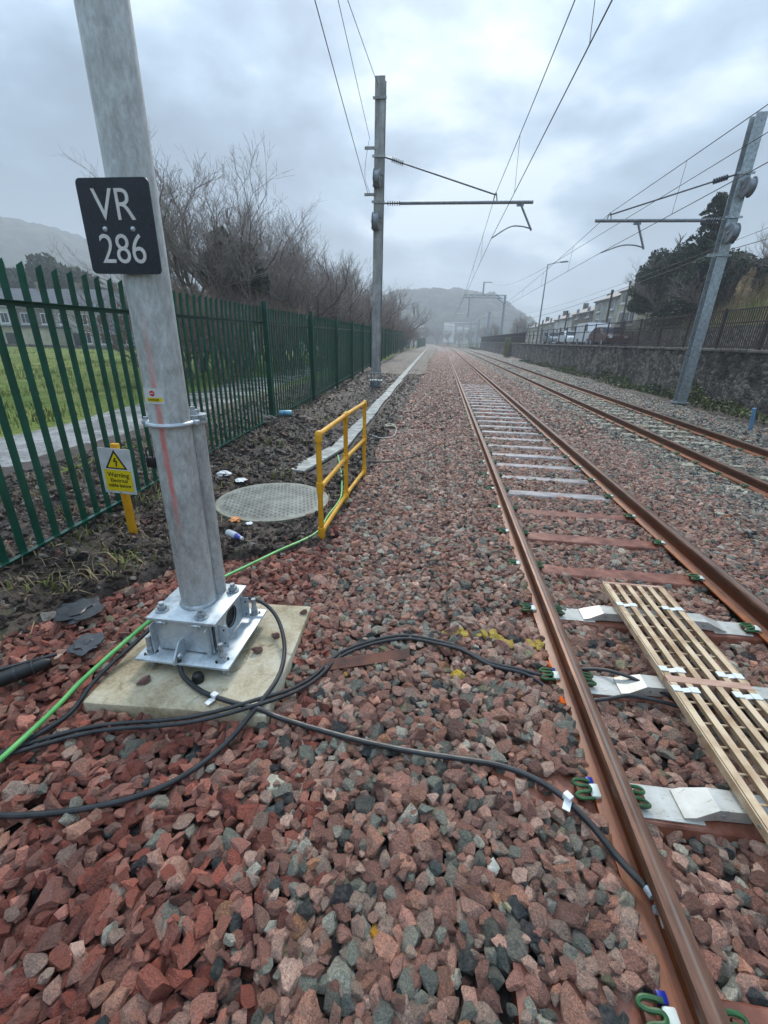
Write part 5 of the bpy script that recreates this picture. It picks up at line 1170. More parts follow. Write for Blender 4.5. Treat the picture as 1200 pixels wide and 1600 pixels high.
# ------------------------------------------------------------------ retaining wall and railings on the right
def build_wall():
    r = np.random.default_rng(8)
    t = empty('retaining_wall', (0, 0, 0), 0, 'long dark rubble stone retaining wall right of the second track', 'wall')
    ys = np.concatenate([np.arange(-6, 45, 0.16), np.arange(45, 130, 0.6)]); zs = np.linspace(-0.8, 1.74, 17); Yg, Zg = np.meshgrid(ys, zs)
    off = smooth_noise(Yg.shape, 1.7, r) * 0.07 + smooth_noise(Yg.shape, 6, r) * 0.08
    V = np.stack([10.46 + off + curve_x(Yg), Yg, Zg], -1).reshape(-1, 3); w = len(ys); h = len(zs); i = np.arange(h * w).reshape(h, w); F = np.stack([i[:-1, :-1], i[1:, :-1], i[1:, 1:], i[:-1, 1:]], -1).reshape(-1, 4)
    obj('stone_face', fast_mesh('stone_face', V, F, 'wall_stone', True), t)
    y = -6.0
    mb = MB(); mb.box((0, 0, 0), (0.42, 1.47, 0.10), None, 0.015); CP = mb.mesh('coping_stone', 'coping', True)
    while y < 129: obj('coping_stone', CP, t, (10.66 + float(curve_x(y)), y, 1.79 + random.uniform(-0.01, 0.01)), (R(random.uniform(-0.4, 0.4)), 0, R(random.uniform(-0.5, 0.5)))); y += 1.5
    f = empty('railing_fence', (0, 0, 0), 0, 'dark brown iron railing fence on top of the stone wall', 'fence')
    mb = MB(); mb.b2((-0.011, -0.011, 0.0), (0.011, 0.011, 1.27)); BAR = mb.mesh('bar', 'iron_brown')
    mb = MB(); mb.b2((-0.035, -0.035, 0.0), (0.035, 0.035, 1.42)); PO = mb.mesh('post', 'iron_brown')
    ys = [13.0 + 0.125 * k for k in range(144)]
    for y in ys: obj('bar', BAR, f, (10.66, y, 1.88))
    V = []; F = []; y = 62.0
    while y < 129:
        y += 0.125; x = 10.66 + float(curve_x(y)); k = len(V); V += [(x - 0.012, y - 0.012, 1.88), (x - 0.012, y + 0.012, 1.88), (x - 0.012, y + 0.012, 3.15), (x - 0.012, y - 0.012, 3.15), (x + 0.012, y - 0.012, 1.88), (x + 0.012, y - 0.012, 3.15)]; F += [(k, k + 1, k + 2, k + 3), (k, k + 3, k + 5, k + 4)]
    y = 13.0
    while y > 2: 
        y -= 0.125; k = len(V); x = 10.66; V += [(x - 0.012, y - 0.012, 1.88), (x - 0.012, y + 0.012, 1.88), (x - 0.012, y + 0.012, 3.15), (x - 0.012, y - 0.012, 3.15), (x + 0.012, y - 0.012, 1.88), (x + 0.012, y - 0.012, 3.15)]; F += [(k, k + 1, k + 2, k + 3), (k, k + 3, k + 5, k + 4)]
    tag(obj('bars', fast_mesh('bars', np.array(V), np.array(F), 'iron_brown'), f), kind='stuff')
    y = 2.0
    while y < 129:
        obj('post', PO, f, (10.66 + float(curve_x(y)), y, 1.83))
        y2 = y + 2.5; xa, xb = 10.66 + float(curve_x(y)), 10.66 + float(curve_x(y2))
        for z in (1.92, 2.74, 3.18): 
            mb = MB(); a = Vector((xa, y + 0.035, z)); b = Vector((xb, y2 - 0.035, z)); d = b - a; q = d.to_track_quat('Y', 'Z').to_matrix().to_4x4(); mb.box((a + b) / 2, (0.03, d.length, 0.05), q); mb.build('rail_bar', 'iron_brown', f)
        y = y2
build_wall()
def stone_wall_low():
    mb = MB(); mb.b2((14.6, 8, 1.6), (14.95, 43, 2.95)); o = mb.build('garden_wall', 'wall_stone'); tag(o, 'low grey garden wall behind the brown railings below the evergreens', 'wall')
stone_wall_low()
o = MB(); o.cyl((0, 0, 0), (-0.09, 0, 0.62), 0.045, n=10); o = o.build('marker_post', 'post_blue', None, True, (8.325, 12.56, -0.2)); tag(o, 'leaning pale blue plastic post near the wall at the right edge', 'post')

# ------------------------------------------------------------------ houses
def house(name, x0, x1, y, depth, z0, eave, ridge, wall, label, face=-1, wins=(), doors=(), chim=True, cat='house'):
    """terraced house, ridge along x, front on the -y side (in its own frame)"""
    t = empty(name, ((x0 + x1) / 2, y, z0), 0, label, cat); w = (x1 - x0) / 2; h = eave - z0; rd = ridge - z0
    mb = MB(); mb.prism([(0, 0), (depth, 0), (depth, h), (depth / 2, rd - 0.1), (0, h)], 0, -w, w); mb.build('wall', wall, t)
    mb = MB(); mb.prism([(-0.25, h - 0.08), (depth / 2, rd), (depth + 0.25, h - 0.08), (depth + 0.25, h + 0.06), (depth / 2, rd + 0.16), (-0.25, h + 0.06)], 0, -w - 0.05, w + 0.05); rf = mb.build('roof', 'slate', t)
    if chim:
        mb = MB(); mb.b2((-w + 0.2, depth / 2 - 0.35, rd - 0.2), (-w + 0.9, depth / 2 + 0.35, rd + 0.95)); mb.build('chimney', 'render_stone', rf)
    mb = MB(); mb.b2((-w, -0.1, h - 0.1), (w, -0.02, h)); mb.build('gutter', 'frame_white', t)
    for (wx, wz, ww, wh) in wins:
        mb = MB(); mb.b2((wx - ww / 2, -0.05, wz), (wx + ww / 2, 0.02, wz + wh)); f = mb.build('window', 'frame_white', t)
        mb = MB(); mb.b2((wx - ww / 2 + 0.1, -0.065, wz + 0.1), (wx - 0.04, -0.051, wz + wh - 0.1)); mb.build('pane', 'glass_dark', f)
        mb = MB(); mb.b2((wx + 0.04, -0.065, wz + 0.1), (wx + ww / 2 - 0.1, -0.051, wz + wh - 0.1)); mb.build('pane', 'glass_dark', f)
        mb = MB(); mb.b2((wx - ww / 2 - 0.1, -0.16, wz - 0.12), (wx + ww / 2 + 0.1, -0.02, wz - 0.001)); mb.build('sill', 'frame_white', f)
    for (dx, dw) in doors:
        mb = MB(); mb.b2((dx - dw / 2, -0.05, 0), (dx + dw / 2, 0.02, 2.1)); mb.build('door', 'glass_dark', t)
    return t
W4 = lambda w: [(-w * 0.25, 0.9, 1.3, 1.4), (w * 0.28, 0.9, 1.3, 1.4), (-w * 0.25, 3.1, 1.2, 1.3), (w * 0.28, 3.1, 1.2, 1.3)]
HL = [(-70, -62, 'render_stone', 'leftmost grey stone terrace house behind the green fence'), (-61.9, -55, 'render_white', 'white rendered terrace house behind the left end of the fence'), (-54.9, -49.5, 'render_stone', 'brown stone terrace house with a lean-to seen through the fence'), (-49.4, -44.3, 'render_grey', 'grey rendered terrace house next to the blue one'),
      (-44.2, -38.8, 'render_blue', 'pale blue rendered terrace house seen through the fence'), (-38.7, -33, 'render_white', 'white terrace house just left of the near pole'), (-32.9, -26, 'render_blue', 'blue grey terrace house hidden partly by bare trees')]
for (a, b, m_, lab) in HL: house('terraced_house', a, b, 54.0, 8.5, -0.5, 4.5, 6.9, m_, lab, wins=W4(b - a), doors=[(0.05, 0.95)])
mb = MB(); mb.b2((-55, 50.6, -0.5), (-47.5, 53.9, 2.1)); ex = mb.build('outhouse', 'render_cream'); tag(ex, 'low cream outhouse in front of the stone terrace', 'outhouse')
mb = MB(); mb.b2((-55.2, 50.4, 2.1), (-47.3, 53.92, 2.3)); mb.build('roof', 'slate', ex)
mb = MB(); mb.b2((-53.5, 50.57, 0.2), (-51.2, 50.62, 1.5)); mb.build('window', 'glass_dark', ex)
mb = MB(); mb.b2((-75, 48.6, -0.5), (-20, 48.9, 0.28)); o = mb.build('boundary_wall', 'wall_stone'); tag(o, 'low dark boundary wall between the grass and the terrace', 'wall')
# right hand terrace stepping down the hill: houses face the railway (their fronts look towards -x)
def house_r(y0, y1, x, z0, eave, ridge, wall, label):
    t = house('terraced_house', y0, y1, 0, 9.0, z0, eave, ridge, wall, label, wins=W4(y1 - y0), doors=[(0.05, 1.0)]); c = (y0 + y1) / 2
    t.location = (x, c, z0); t.rotation_euler = (0, 0, R(-90)); return t
HR = [(49.5, 55.2, 3.0, 7.3, 9.4, 'render_cream', 'cream and stone house end next to the dark evergreens'), (55.3, 63.5, 2.6, 6.9, 9.0, 'render_grey', 'pale rendered house in the middle of the right terrace'), (63.6, 73, 2.2, 5.9, 7.8, 'render_stone', 'lower stone house in the right terrace with dark roof'),
      (73.1, 84, 2.0, 5.6, 7.4, 'render_white', 'white gabled house farther along the right terrace'), (84.1, 97, 1.8, 5.3, 7.0, 'render_grey', 'small grey house near the far end of the right terrace'), (97.1, 112, 1.6, 5.0, 6.6, 'render_cream', 'farthest cream house of the right terrace above the railings')]
for (a, b, z0, e, rg, m_, lab) in HR: house_r(a, b, 19.0, z0, e, rg, m_, lab)
for i, (x, y, w, z0, m_) in enumerate(((-30, 330, 9, 6, 'render_white'), (-19, 345, 8, 8, 'render_cream'), (-8, 352, 10, 9, 'render_grey'), (4, 350, 8, 10, 'render_white'), (15, 344, 9, 9, 'render_cream'), (26, 352, 9, 11, 'render_white'))):
    house('distant_house', x - w / 2, x + w / 2, y + 20 * (i % 3), 8, z0 - 9, z0 + 1.0 + 1.5 * (i % 2), z0 + 3.2 + 1.5 * (i % 2), m_, 'tiny distant village house below the hill, %s of the row' % ordw(i), wins=[(-1.8, 7.0, 1.4, 1.5), (1.8, 7.0, 1.4, 1.5)], chim=False)

# ------------------------------------------------------------------ vehicles, lamp, poles on the road behind the wall
def vehicle(name, loc, rz, L, W, Hh, paint, label, cat, van=True):
    t = empty(name, loc, rz, label, cat)
    prof = [(0, 0.35), (0, 0.95), (0.08 * L, 1.12), (0.22 * L, 1.20), (0.32 * L, Hh), (L * 0.98, Hh), (L, Hh - 0.25), (L, 0.35)] if van else [(0, 0.35), (0, 0.75), (0.06 * L, 0.88), (0.27 * L, 0.95), (0.40 * L, Hh), (0.72 * L, Hh), (0.92 * L, 0.98), (L, 0.9), (L, 0.35)]
    mb = MB(); mb.prism([(u - L / 2, v) for u, v in prof], 1, -W / 2, W / 2); bm = mb.bm; bmesh.ops.bevel(bm, geom=bm.edges[:], offset=0.06, segments=2, affect='EDGES'); mb.build('body', paint, t, True)
    a, b = (0.235, 0.315) if van else (0.285, 0.39); za, zb = (1.24, Hh - 0.1) if van else (1.0, Hh - 0.06)
    mb = MB(); bm = mb.bm; v = [bm.verts.new(p) for p in ((a * L - L / 2 - 0.03, -W / 2 + 0.14, za), (a * L - L / 2 - 0.03, W / 2 - 0.14, za), (b * L - L / 2 - 0.03, W / 2 - 0.2, zb), (b * L - L / 2 - 0.03, -W / 2 + 0.2, zb))]; bm.faces.new(v); mb.build('windscreen', 'glass_dark', t)
    for sg in (-1, 1):
        u0, u1 = (0.30, 0.44) if van else (0.40, 0.76); mb = MB(); mb.b2(((u0) * L - L / 2, sg * (W / 2 + 0.004), za + 0.03), (u1 * L - L / 2, sg * (W / 2 + 0.010), zb - 0.02)); mb.build('side_window', 'glass_dark', t)
        mb = MB(); mb.b2((-L / 2 - 0.012, sg * W * 0.3 - 0.14, 0.66), (-L / 2 - 0.004, sg * W * 0.3 + 0.14, 0.82)); mb.build('headlight', 'frame_white', t)
        for u in (0.19, 0.80):
            c = empty('wheel', (u * L - L / 2, sg * (W / 2 - 0.1), 0.33)); c.parent = t
            mb = MB(); mb.cyl((0, -0.11, 0), (0, 0.11, 0), 0.33, n=20); mb.build('tyre', 'tyre', c, True); mb = MB(); mb.cyl((0, sg * 0.112, 0), (0, sg * 0.12, 0), 0.2, n=14); mb.build('rim', 'galv', c, True)
vehicle('parked_van', (13.4, 43.5, 1.72), R(90), 4.9, 1.9, 1.95, 'car_white', 'white van parked behind the railings', 'van')
vehicle('parked_car', (12.9, 38.3, 1.72), R(90), 4.2, 1.75, 1.45, 'car_red', 'dark red car parked in front of the white van', 'car', False)
vehicle('parked_car', (13.3, 50.5, 1.72), R(90), 4.2, 1.75, 1.45, 'car_white', 'white car parked just beyond the white van', 'car', False)
vehicle('parked_car', (13.2, 57.5, 1.72), R(90), 4.2, 1.75, 1.45, 'car_grey', 'grey car parked farthest along behind the railings', 'car', False)
t = empty('street_lamp', (13.0, 66.5, 1.7), 0, 'tall street lamp rising above the railings with one arm', 'lamp')
mb = MB(); mb.cyl((0, 0, 0), (0, 0, 9.9), 0.11, 0.06, 10); mb.build('column', 'lamp_post', t, True)
mb = MB(); mb.cyl((0, 0, 9.85), (1.3, -0.9, 9.98), 0.045, n=8); mb.build('arm', 'lamp_post', t, True)
mb = MB(); mb.box((1.75, -1.2, 9.98), (1.0, 0.35, 0.14), Matrix.Rotation(R(-35), 4, 'Z'), 0.03); mb.build('lantern', 'lamp_post', t, True)
for i, (x, y, z, hh, lab) in enumerate(((14.0, 42.8, 1.7, 4.5, 'short dark pole in front of the cream house end'), (15.5, 62.5, 1.7, 4.1, 'dark pole standing before the middle terrace houses'), (16, 79, 1.7, 3.6, 'dark pole far along the terrace, smallest of three'), (18.4, 51.5, 3.0, 4.9, 'thin pole rising behind the ridge of the nearest terrace house'))):
    t = empty('utility_pole', (x, y, z), 0, lab, 'pole'); mb = MB(); mb.cyl((0, 0, 0), (0, 0, hh), 0.10, 0.075, 10); mb.build('shaft', 'timber_pole', t, True); mb = MB(); mb.box((0, 0, hh - 0.1), (0.2, 0.14, 0.3), None, 0.03); mb.build('pole_box', 'timber_pole', t, True)

# ------------------------------------------------------------------ trees
def bare_tree(seed, height, spread, levels=5, trunks=1, up=0.5, nb=(3, 5), base_r=0.16, thin=0.55):
    r = random.Random(seed); S = []
    def grow(p, d, L, rad, lv):
        k = 3 if lv < 3 else 2; q = p
        for i in range(k):
            d = (d + Vector((r.gauss(0, 0.13), r.gauss(0, 0.13), r.gauss(0, 0.06) + up * (0.10 + 0.06 * lv)))).normalized(); q2 = q + d * (L / k); r1 = rad * (1 - 0.3 * (i + 1) / k); S.append((q, q2, rad * (1 - 0.3 * i / k), r1))
            if lv < levels and (i < k - 1) and lv > 0:
                for _ in range(1 if lv < 2 else r.choice((1, 1, 2))):
                    sd = (d + Vector((r.gauss(0, 1), r.gauss(0, 1), r.gauss(0.25, 0.4))).normalized() * 0.8).normalized(); grow(q2, sd, L * r.uniform(0.45, 0.7), r1 * 0.5, lv + 1)
            q = q2
        if lv < levels:
            for _ in range(r.randint(*nb)):
                sd = (d + Vector((r.gauss(0, 1), r.gauss(0, 1), r.gauss(0.3, 0.5))).normalized() * spread).normalized(); grow(q, sd, L * r.uniform(0.55, 0.80), rad * r.uniform(0.45, 0.65), lv + 1)
    for _ in range(trunks):
        a = r.uniform(0, 6.28); d = Vector((math.cos(a) * 0.3 * (trunks > 1), math.sin(a) * 0.3 * (trunks > 1), 1)).normalized(); grow(Vector((r.gauss(0, 0.15), r.gauss(0, 0.15), -0.1)) * (trunks > 1), d, height * 0.27, base_r, 0)
    return S
def tree_meshes(S, minr, matT, matC):
    P0 = np.array([s[0] for s in S]); P1 = np.array([s[1] for s in S]); a = np.array([s[2] for s in S]); b = np.array([s[3] for s in S])
    big = a > minr
    return seg_mesh('trunk', P0[big], P1[big], a[big], b[big], matT, 6), seg_mesh('crown', P0[~big], P1[~big], np.maximum(a[~big], 0.0048), np.maximum(b[~big], 0.0032), matC, 3)
TV = []
for sd, hgt, spd, lv, tr, nb, br in ((1, 9.0, 0.7, 6, 4, (2, 2), 0.085), (2, 8.5, 0.8, 6, 4, (2, 2), 0.09), (3, 9.5, 0.75, 5, 3, (2, 4), 0.14), (4, 8.0, 0.8, 5, 5, (2, 3), 0.09), (5, 4.0, 0.8, 4, 9, (2, 3), 0.03), (6, 3.5, 0.9, 4, 10, (2, 3), 0.028)):
    S = bare_tree(sd, hgt, spd, lv, tr, 0.22, nb, br); zmax = max(s[1].z for s in S); k = hgt / zmax
    S = [(s[0] * k, s[1] * k, s[2] * k, s[3] * k) for s in S]; print('tree', sd, len(S)); TV.append(tree_meshes(S, 0.02 if hgt > 5 else 0.012, 'bark', 'twig_brown' if sd > 4 else 'bark_pale'))
def plant_tree(v, x, y, z, s, rz, label, name='bare_tree', cat='tree', group='bare trees beyond the fence', sx=1.0):
    t = empty(name, (x, y, z), rz, label, cat, group); t.scale = (s * sx * 1.15, s * sx * 1.15, s); obj('trunk', TV[v][0], t); obj('crown', TV[v][1], t); return t
BT = [(0, -12.0, 26.5, 1.12, 'fine twigged bare tree between the plate and the dark evergreen'), (1, -9.4, 27.5, 1.02, 'round crowned bare tree in front of the dark evergreen'), (0, -11.6, 31.5, 1.12, 'round crowned bare tree right behind the dark evergreen'), (1, -8.8, 34.5, 1.0, 'fine twigged bare tree midway along the thicket'), (0, -12.6, 22.5, 1.18, 'tall bare many stemmed tree directly behind the number plate'), (1, -10.6, 23.5, 1.2, 'spreading bare tree right of the number plate with curved dark limbs'), (3, -16.6, 25, 0.92, 'bare tree left of the number plate against the sky'), (2, -8.6, 31, 0.92, 'upright bare tree in the middle of the thicket'), (0, -9.3, 38, 0.98, 'bare tree towards the right end of the thicket'),
      (1, -13.5, 34, 1.25, 'tall bare tree in the second row of the thicket'), (3, -7.6, 44, 0.95, 'bare tree just left of the central mast'), (2, -10.8, 50, 1.1, 'bare tree behind the one beside the central mast'), (0, -8.2, 60, 1.0, 'bare tree seen right behind the central mast'), (1, -10, 72, 1.05, 'bare tree right of the central mast foot'), (2, -9.0, 90, 1.15, 'rounded bare tree standing alone right of the central mast'), (3, -12, 84, 1.0, 'bare tree behind the rounded one right of the mast'),
      (0, -9.5, 108, 0.9, 'small bare tree over the far end of the fence'), (1, -12, 125, 0.9, 'farther bare tree above the fence end'), (3, -9, 142, 0.8, 'low bare tree beyond the fence gap'), (2, -16.5, 33, 1.0, 'bare tree far left behind the near pole'), (1, -16, 42, 1.3, 'large bare tree deep in the thicket'), (0, -14, 58, 1.3, 'large bare tree at the back of the thicket')]
for i, (v, x, y, s, lab) in enumerate(BT): plant_tree(v, x, y, -0.1, s * 0.97, i * 1.9 + 1.0, lab)
rr = random.Random(4); k = 0
spots = [(-9.6, 14.5), (-10.8, 16.5), (-9.2, 18.0), (-11.8, 19.5), (-9.8, 21), (-8.2, 23), (-12.5, 24.5), (-8.9, 26.5), (-7.9, 29.5), (-10.4, 28), (-8.2, 33), (-9.5, 36), (-7.6, 40), (-8.8, 43.5), (-7.7, 48), (-9.4, 54), (-7.8, 57), (-8.3, 66), (-8.2, 78), (-8.0, 85), (-8.6, 96), (-8.8, 102), (-9.0, 116), (-10, 132)]
for i, (x, y) in enumerate(spots): plant_tree(4 + i % 2, x, y, -0.1, rr.uniform(0.85, 1.15) * (1 + 0.004 * y), rr.uniform(0, 6), 'brown leafless bush behind the fence, %s along from the near pole' % ordw(i), 'bare_bush', 'bush', 'bare bushes behind the fence')
for i, (v, x, y, z, s, lab) in enumerate(((1, 16.8, 110, 1.2, 0.95, 'bare tree beyond the distant gantry right of its column'), (3, 19.5, 118, 1.2, 0.8, 'smaller bare tree by the lamp base in the distance'), (2, 14.5, 150, 0, 0.9, 'bare tree far down the line behind the masts'), (0, -3, 238, -0.5, 1.1, 'bare tree at the bend of the line'), (1, 3, 246, -0.5, 1.15, 'bare tree right of the bend of the line'), (2, -11, 226, -0.5, 1.1, 'bare tree left of the bend of the line'), (3, 8.5, 236, -0.5, 1.1, 'second bare tree right of the bend'), (1, 14, 232, -0.5, 1.2, 'bare tree behind the distant masts'), (0, -17, 236, -0.5, 1.2, 'bare tree well left of the bend'), (2, 20, 226, 0, 1.1, 'bare tree right of the distant masts'))): plant_tree(v, x, y, z, s, i * 2.2, lab, group='bare trees in the distance')

def conifer(name, x, y, z, h, rad, seed, mat, label, n=5200, shape='cone', leaf=0.16):
    r = np.random.default_rng(seed); t = empty(name, (x, y, z), 0, label, 'tree')
    if shape == 'cone':
        k = 150; bh = np.sort(r.random(k)) ** 0.9 * 0.97; ba = r.uniform(0, 6.283, k); bl = rad * (1.02 - bh) ** 0.75 * r.uniform(0.45, 1.15, k) + 0.12
        id_ = r.integers(0, k, n); f = r.random(n) ** 0.6; sw = 0.20 * bl[id_] * (1.15 - f)
        P = np.stack([np.cos(ba[id_]) * bl[id_] * f, np.sin(ba[id_]) * bl[id_] * f, h * bh[id_] + bl[id_] * (0.35 * f - 0.45 * f * f)], 1) + r.normal(size=(n, 3)) * sw[:, None] * np.array([1, 1, 0.8])
    else:
        k = 26; c = r.normal(size=(k, 3)); c /= np.linalg.norm(c, axis=1, keepdims=True); c *= (0.75 * r.random((k, 1)) ** 0.4); c[:, 2] = np.abs(c[:, 2]) * 0.9 - 0.15
        id_ = r.integers(0, k, n); q = r.normal(size=(n, 3)); q /= np.linalg.norm(q, axis=1, keepdims=True); q *= (r.random((n, 1)) ** 0.4) * 0.30; q[:, 2] *= 0.6
        P = c[id_] + q; P = np.stack([P[:, 0] * rad, P[:, 1] * rad, h * (0.58 + 0.46 * P[:, 2])], 1)
    obj('crown', leaf_mesh('crown', P, leaf, mat, r, 0.45, 0.4), t)
    S = [(Vector((0, 0, -0.3)), Vector((0, 0, h * 0.8)), 0.16 * h / 8, 0.03)]
    for _ in range(40):
        f = r.random() * 0.8 + 0.1; a = r.uniform(0, 6.28); S.append((Vector((0, 0, h * f)), Vector((math.cos(a) * rad * (1 - f) * 0.8, math.sin(a) * rad * (1 - f) * 0.8, h * (f + 0.06))), 0.035, 0.01))
    obj('trunk', tree_meshes(S, 0.0, 'bark', 'bark')[0], t); return t
conifer('evergreen_tree', -11.2, 24.2, -0.1, 8.3, 1.9, 3, 'pine', 'rounded dark evergreen among the bare trees behind the fence', 9000, 'round', 0.16)
for i, (x, y, h, rad, lab) in enumerate(((-67, 76, 16.5, 7, 'dark rounded pine above the terrace left of the number plate'), (-79, 76, 15.8, 6.5, 'dark pine at the left edge above the terrace'), (-58, 74, 12.0, 5, 'lower dark pine right of the tall rounded pine'), (-90, 80, 15, 7, 'pine past the left edge of the houses'))): conifer('pine_tree', x, y, -0.5, h, rad, 20 + i, 'pine', lab, 5200, 'round', 0.55)
EV = [(17.3, 36.0, 2.6, 8.8, 3.1, 'cone', 'tallest dark evergreen spire behind the right mast'), (17.6, 42.5, 2.6, 7.0, 2.6, 'round', 'rounded dark evergreen next to the cream house end'), (16.8, 39.0, 2.4, 8.0, 2.6, 'round', 'broad dark evergreen left of the tall spire'), (17.0, 33.0, 2.6, 5.6, 2.8, 'round', 'low dark evergreen shrub behind the right mast column'), (18.2, 45.2, 2.6, 4.6, 1.9, 'round', 'leftmost evergreen bush against the terrace house wall'), (20.0, 31.0, 3.8, 5.6, 2.6, 'cone', 'dark evergreen right of the mast near the picture edge')]
for i, (x, y, z, h, rad, sh, lab) in enumerate(EV): conifer('evergreen_tree', x, y, z, h, rad, 40 + i, 'conifer', lab, 20000, sh, 0.11)
for i, (v, x, y, z, s, lab) in enumerate(((0, 16.4, 38.2, 2.3, 0.72, 'bare stems reaching up in front of the dark evergreens'), (3, 17.2, 31.5, 2.6, 0.62, 'bare tangled tree right of the tall evergreen'), (1, 19.6, 29, 3.6, 0.75, 'bare tree on the bank behind the right mast top'), (3, 21, 25, 4.2, 0.8, 'bare tree at the right edge above the dry grass'), (5, 18.8, 27.5, 4.0, 1.0, 'brown bare bush on the bank above the dry grass'), (4, 19.5, 23.5, 4.2, 1.0, 'brown bush at the top right of the bank'))): plant_tree(v, x, y, z, s, i * 1.3, lab, group='bare trees on the right bank')

# ------------------------------------------------------------------ ground plants (uncountable)
def blades(name, P, h, w, mat, rng, lean=0.5):
    P = P[((P[:, 0] + 1.89) ** 2 + (P[:, 1] - 4.62) ** 2 > 0.72 ** 2) & ~((np.abs(P[:, 0] - trough_x(P[:, 1])) < 0.2) & (P[:, 1] > 5.7))]
    n = len(P); a = rng.uniform(0, 6.283, n); l = lean * rng.random(n); hh = h * (0.5 + rng.random(n)); d = np.stack([np.cos(a), np.sin(a), 0 * a], 1); s = np.stack([-np.sin(a), np.cos(a), 0 * a], 1) * (w * (0.6 + 0.8 * rng.random(n)))[:, None]
    mid = P + d * (hh * l * 0.35)[:, None] + np.array([0, 0, 1.0]) * (hh * 0.6)[:, None]; tip = P + d * (hh * l)[:, None] + np.array([0, 0, 1.0]) * hh[:, None] * (1 - 0.35 * l)[:, None]
    V = np.stack([P - s, P + s, mid + s * 0.7, mid - s * 0.7, tip], 1).reshape(-1, 3); k = np.arange(n)[:, None] * 5
    F = np.concatenate([np.concatenate([k, k + 1, k + 2], 1), np.concatenate([k, k + 2, k + 3], 1), np.concatenate([k + 3, k + 2, k + 4], 1)]); return fast_mesh(name, V, F, mat)
def clumps(rng, n, m, x0, x1, y0, y1, sd, zf):
    cx = rng.uniform(x0, x1, n); cy = rng.uniform(y0, y1, n); x = np.repeat(cx, m) + rng.normal(0, sd, n * m); y = np.repeat(cy, m) + rng.normal(0, sd, n * m); return np.stack([x, y, zf(x, y)], 1)
r = np.random.default_rng(77); zf0 = lambda x, y: np.full_like(x, -0.06)
tag(obj('grass', blades('grass', np.concatenate([clumps(r, 1500, 14, -28, -8.7, 3, 40, 0.25, zf0), clumps(r, 500, 14, -45, -20, 15, 48, 0.4, zf0)]), 0.17, 0.012, 'grass_green', r)), 'green grass growing in the field beyond the fence', 'grass', kind='stuff')
P = np.concatenate([clumps(r, 90, 16, -5.6, -3.3, 2.0, 14, 0.12, soil_z), clumps(r, 26, 9, -3.1, -2.2, 1.9, 3.8, 0.16, soil_z), clumps(r, 40, 8, -3.4, -1.4, 3.6, 12, 0.16, soil_z)])
tag(obj('dead_grass', blades('dead_grass', P, 0.12, 0.004, 'straw', r, 1.6)), 'dry straw coloured grass stems around the foot of the fence', 'dead grass', kind='stuff')
P = np.concatenate([clumps(r, 70, 14, -5.6, -3.5, 2.5, 16, 0.10, soil_z), clumps(r, 10, 12, -3.1, -2.3, 6.8, 12, 0.08, soil_z), clumps(r, 26, 14, -3.2, -2.0, 2.4, 7, 0.09, soil_z)])
tag(obj('weeds', blades('weeds', P, 0.09, 0.007, 'grass_green', r, 1.2)), 'short green weeds along the fence foot', 'weeds', kind='stuff')
# ivy and brambles along the wall foot
n = 16000; y = r.uniform(8, 60, n); hgt = np.clip(0.32 + 0.28 * np.sin(y * 0.7) + 0.2 * np.sin(y * 1.9 + 1), 0.08, 0.9) * np.exp(-((y - 20) / 26) ** 2 * 0.6); f = r.random(n) ** 1.5
P = np.stack([10.42 - 0.75 * (1 - f) * r.random(n), y, -0.22 + hgt * f + r.normal(0, 0.05, n)], 1); tag(obj('ivy', leaf_mesh('ivy', P, 0.06, 'ivy', r, 0.6)), 'low green ivy and bramble along the foot of the stone wall', 'ivy', kind='stuff')
n = 5000; P = np.stack([10.4 - 0.25 * r.random(n) - 0.2 + r.normal(0, 0.1, n), 74 + r.normal(0, 0.7, n), r.uniform(-0.2, 2.6, n)], 1); o = empty('wall_shrub', (0, 0, 0), 0, 'yellow green shrub growing against the wall in the distance', 'shrub'); obj('crown', leaf_mesh('crown', P, 0.09, 'grass_green', r, 0.5), o)
# dry tall grass and plumes on the right bank
def bank_z(x, y): return 1.60 + np.clip(x - 15.0, 0, 3.2) * 1.05 + np.clip(x - 18, 0, 40) * 0.16
tag(obj('tall_grass', blades('tall_grass', clumps(r, 900, 22, 15.2, 22, 16, 36, 0.25, bank_z), 0.85, 0.012, 'pampas', r, 1.0)), 'tall dry grass covering the bank above the railings', 'tall grass', kind='stuff')
tag(obj('bank_weeds', blades('bank_weeds', clumps(r, 600, 16, 15.0, 22, 16, 36, 0.3, bank_z), 0.4, 0.016, 'grass_green', r, 1.0)), 'green undergrowth among the dry grass on the bank', 'undergrowth', kind='stuff')
for i in range(11):
    x = 15.9 + 0.45 * (i % 4) + r.uniform(-0.2, 0.2); y = 20.5 + i * 0.95; z = float(bank_z(np.array(x), 0)); t = empty('pampas_grass', (x, y, z), 0, 'pampas grass with feathery beige plume on the bank, %s from the right edge' % ordw(i), 'plant', 'pampas plumes on the bank')
    P0 = []; P1 = []
    for _ in range(4):
        a = r.uniform(0, 6.28); tip = np.array([math.cos(a) * 0.25, math.sin(a) * 0.25, r.uniform(1.5, 2.2)]); P0.append((0, 0, -0.1)); P1.append(tip); q = tip + r.normal(0, 1, (160, 3)) * np.array([0.05, 0.05, 0.17]); obj('plume', leaf_mesh('plume', q, 0.07, 'pampas', r, 0.18), t)
    obj('stem', seg_mesh('stem', np.array(P0, float), np.array(P1), np.full(4, 0.010), np.full(4, 0.006), 'straw', 4), t)
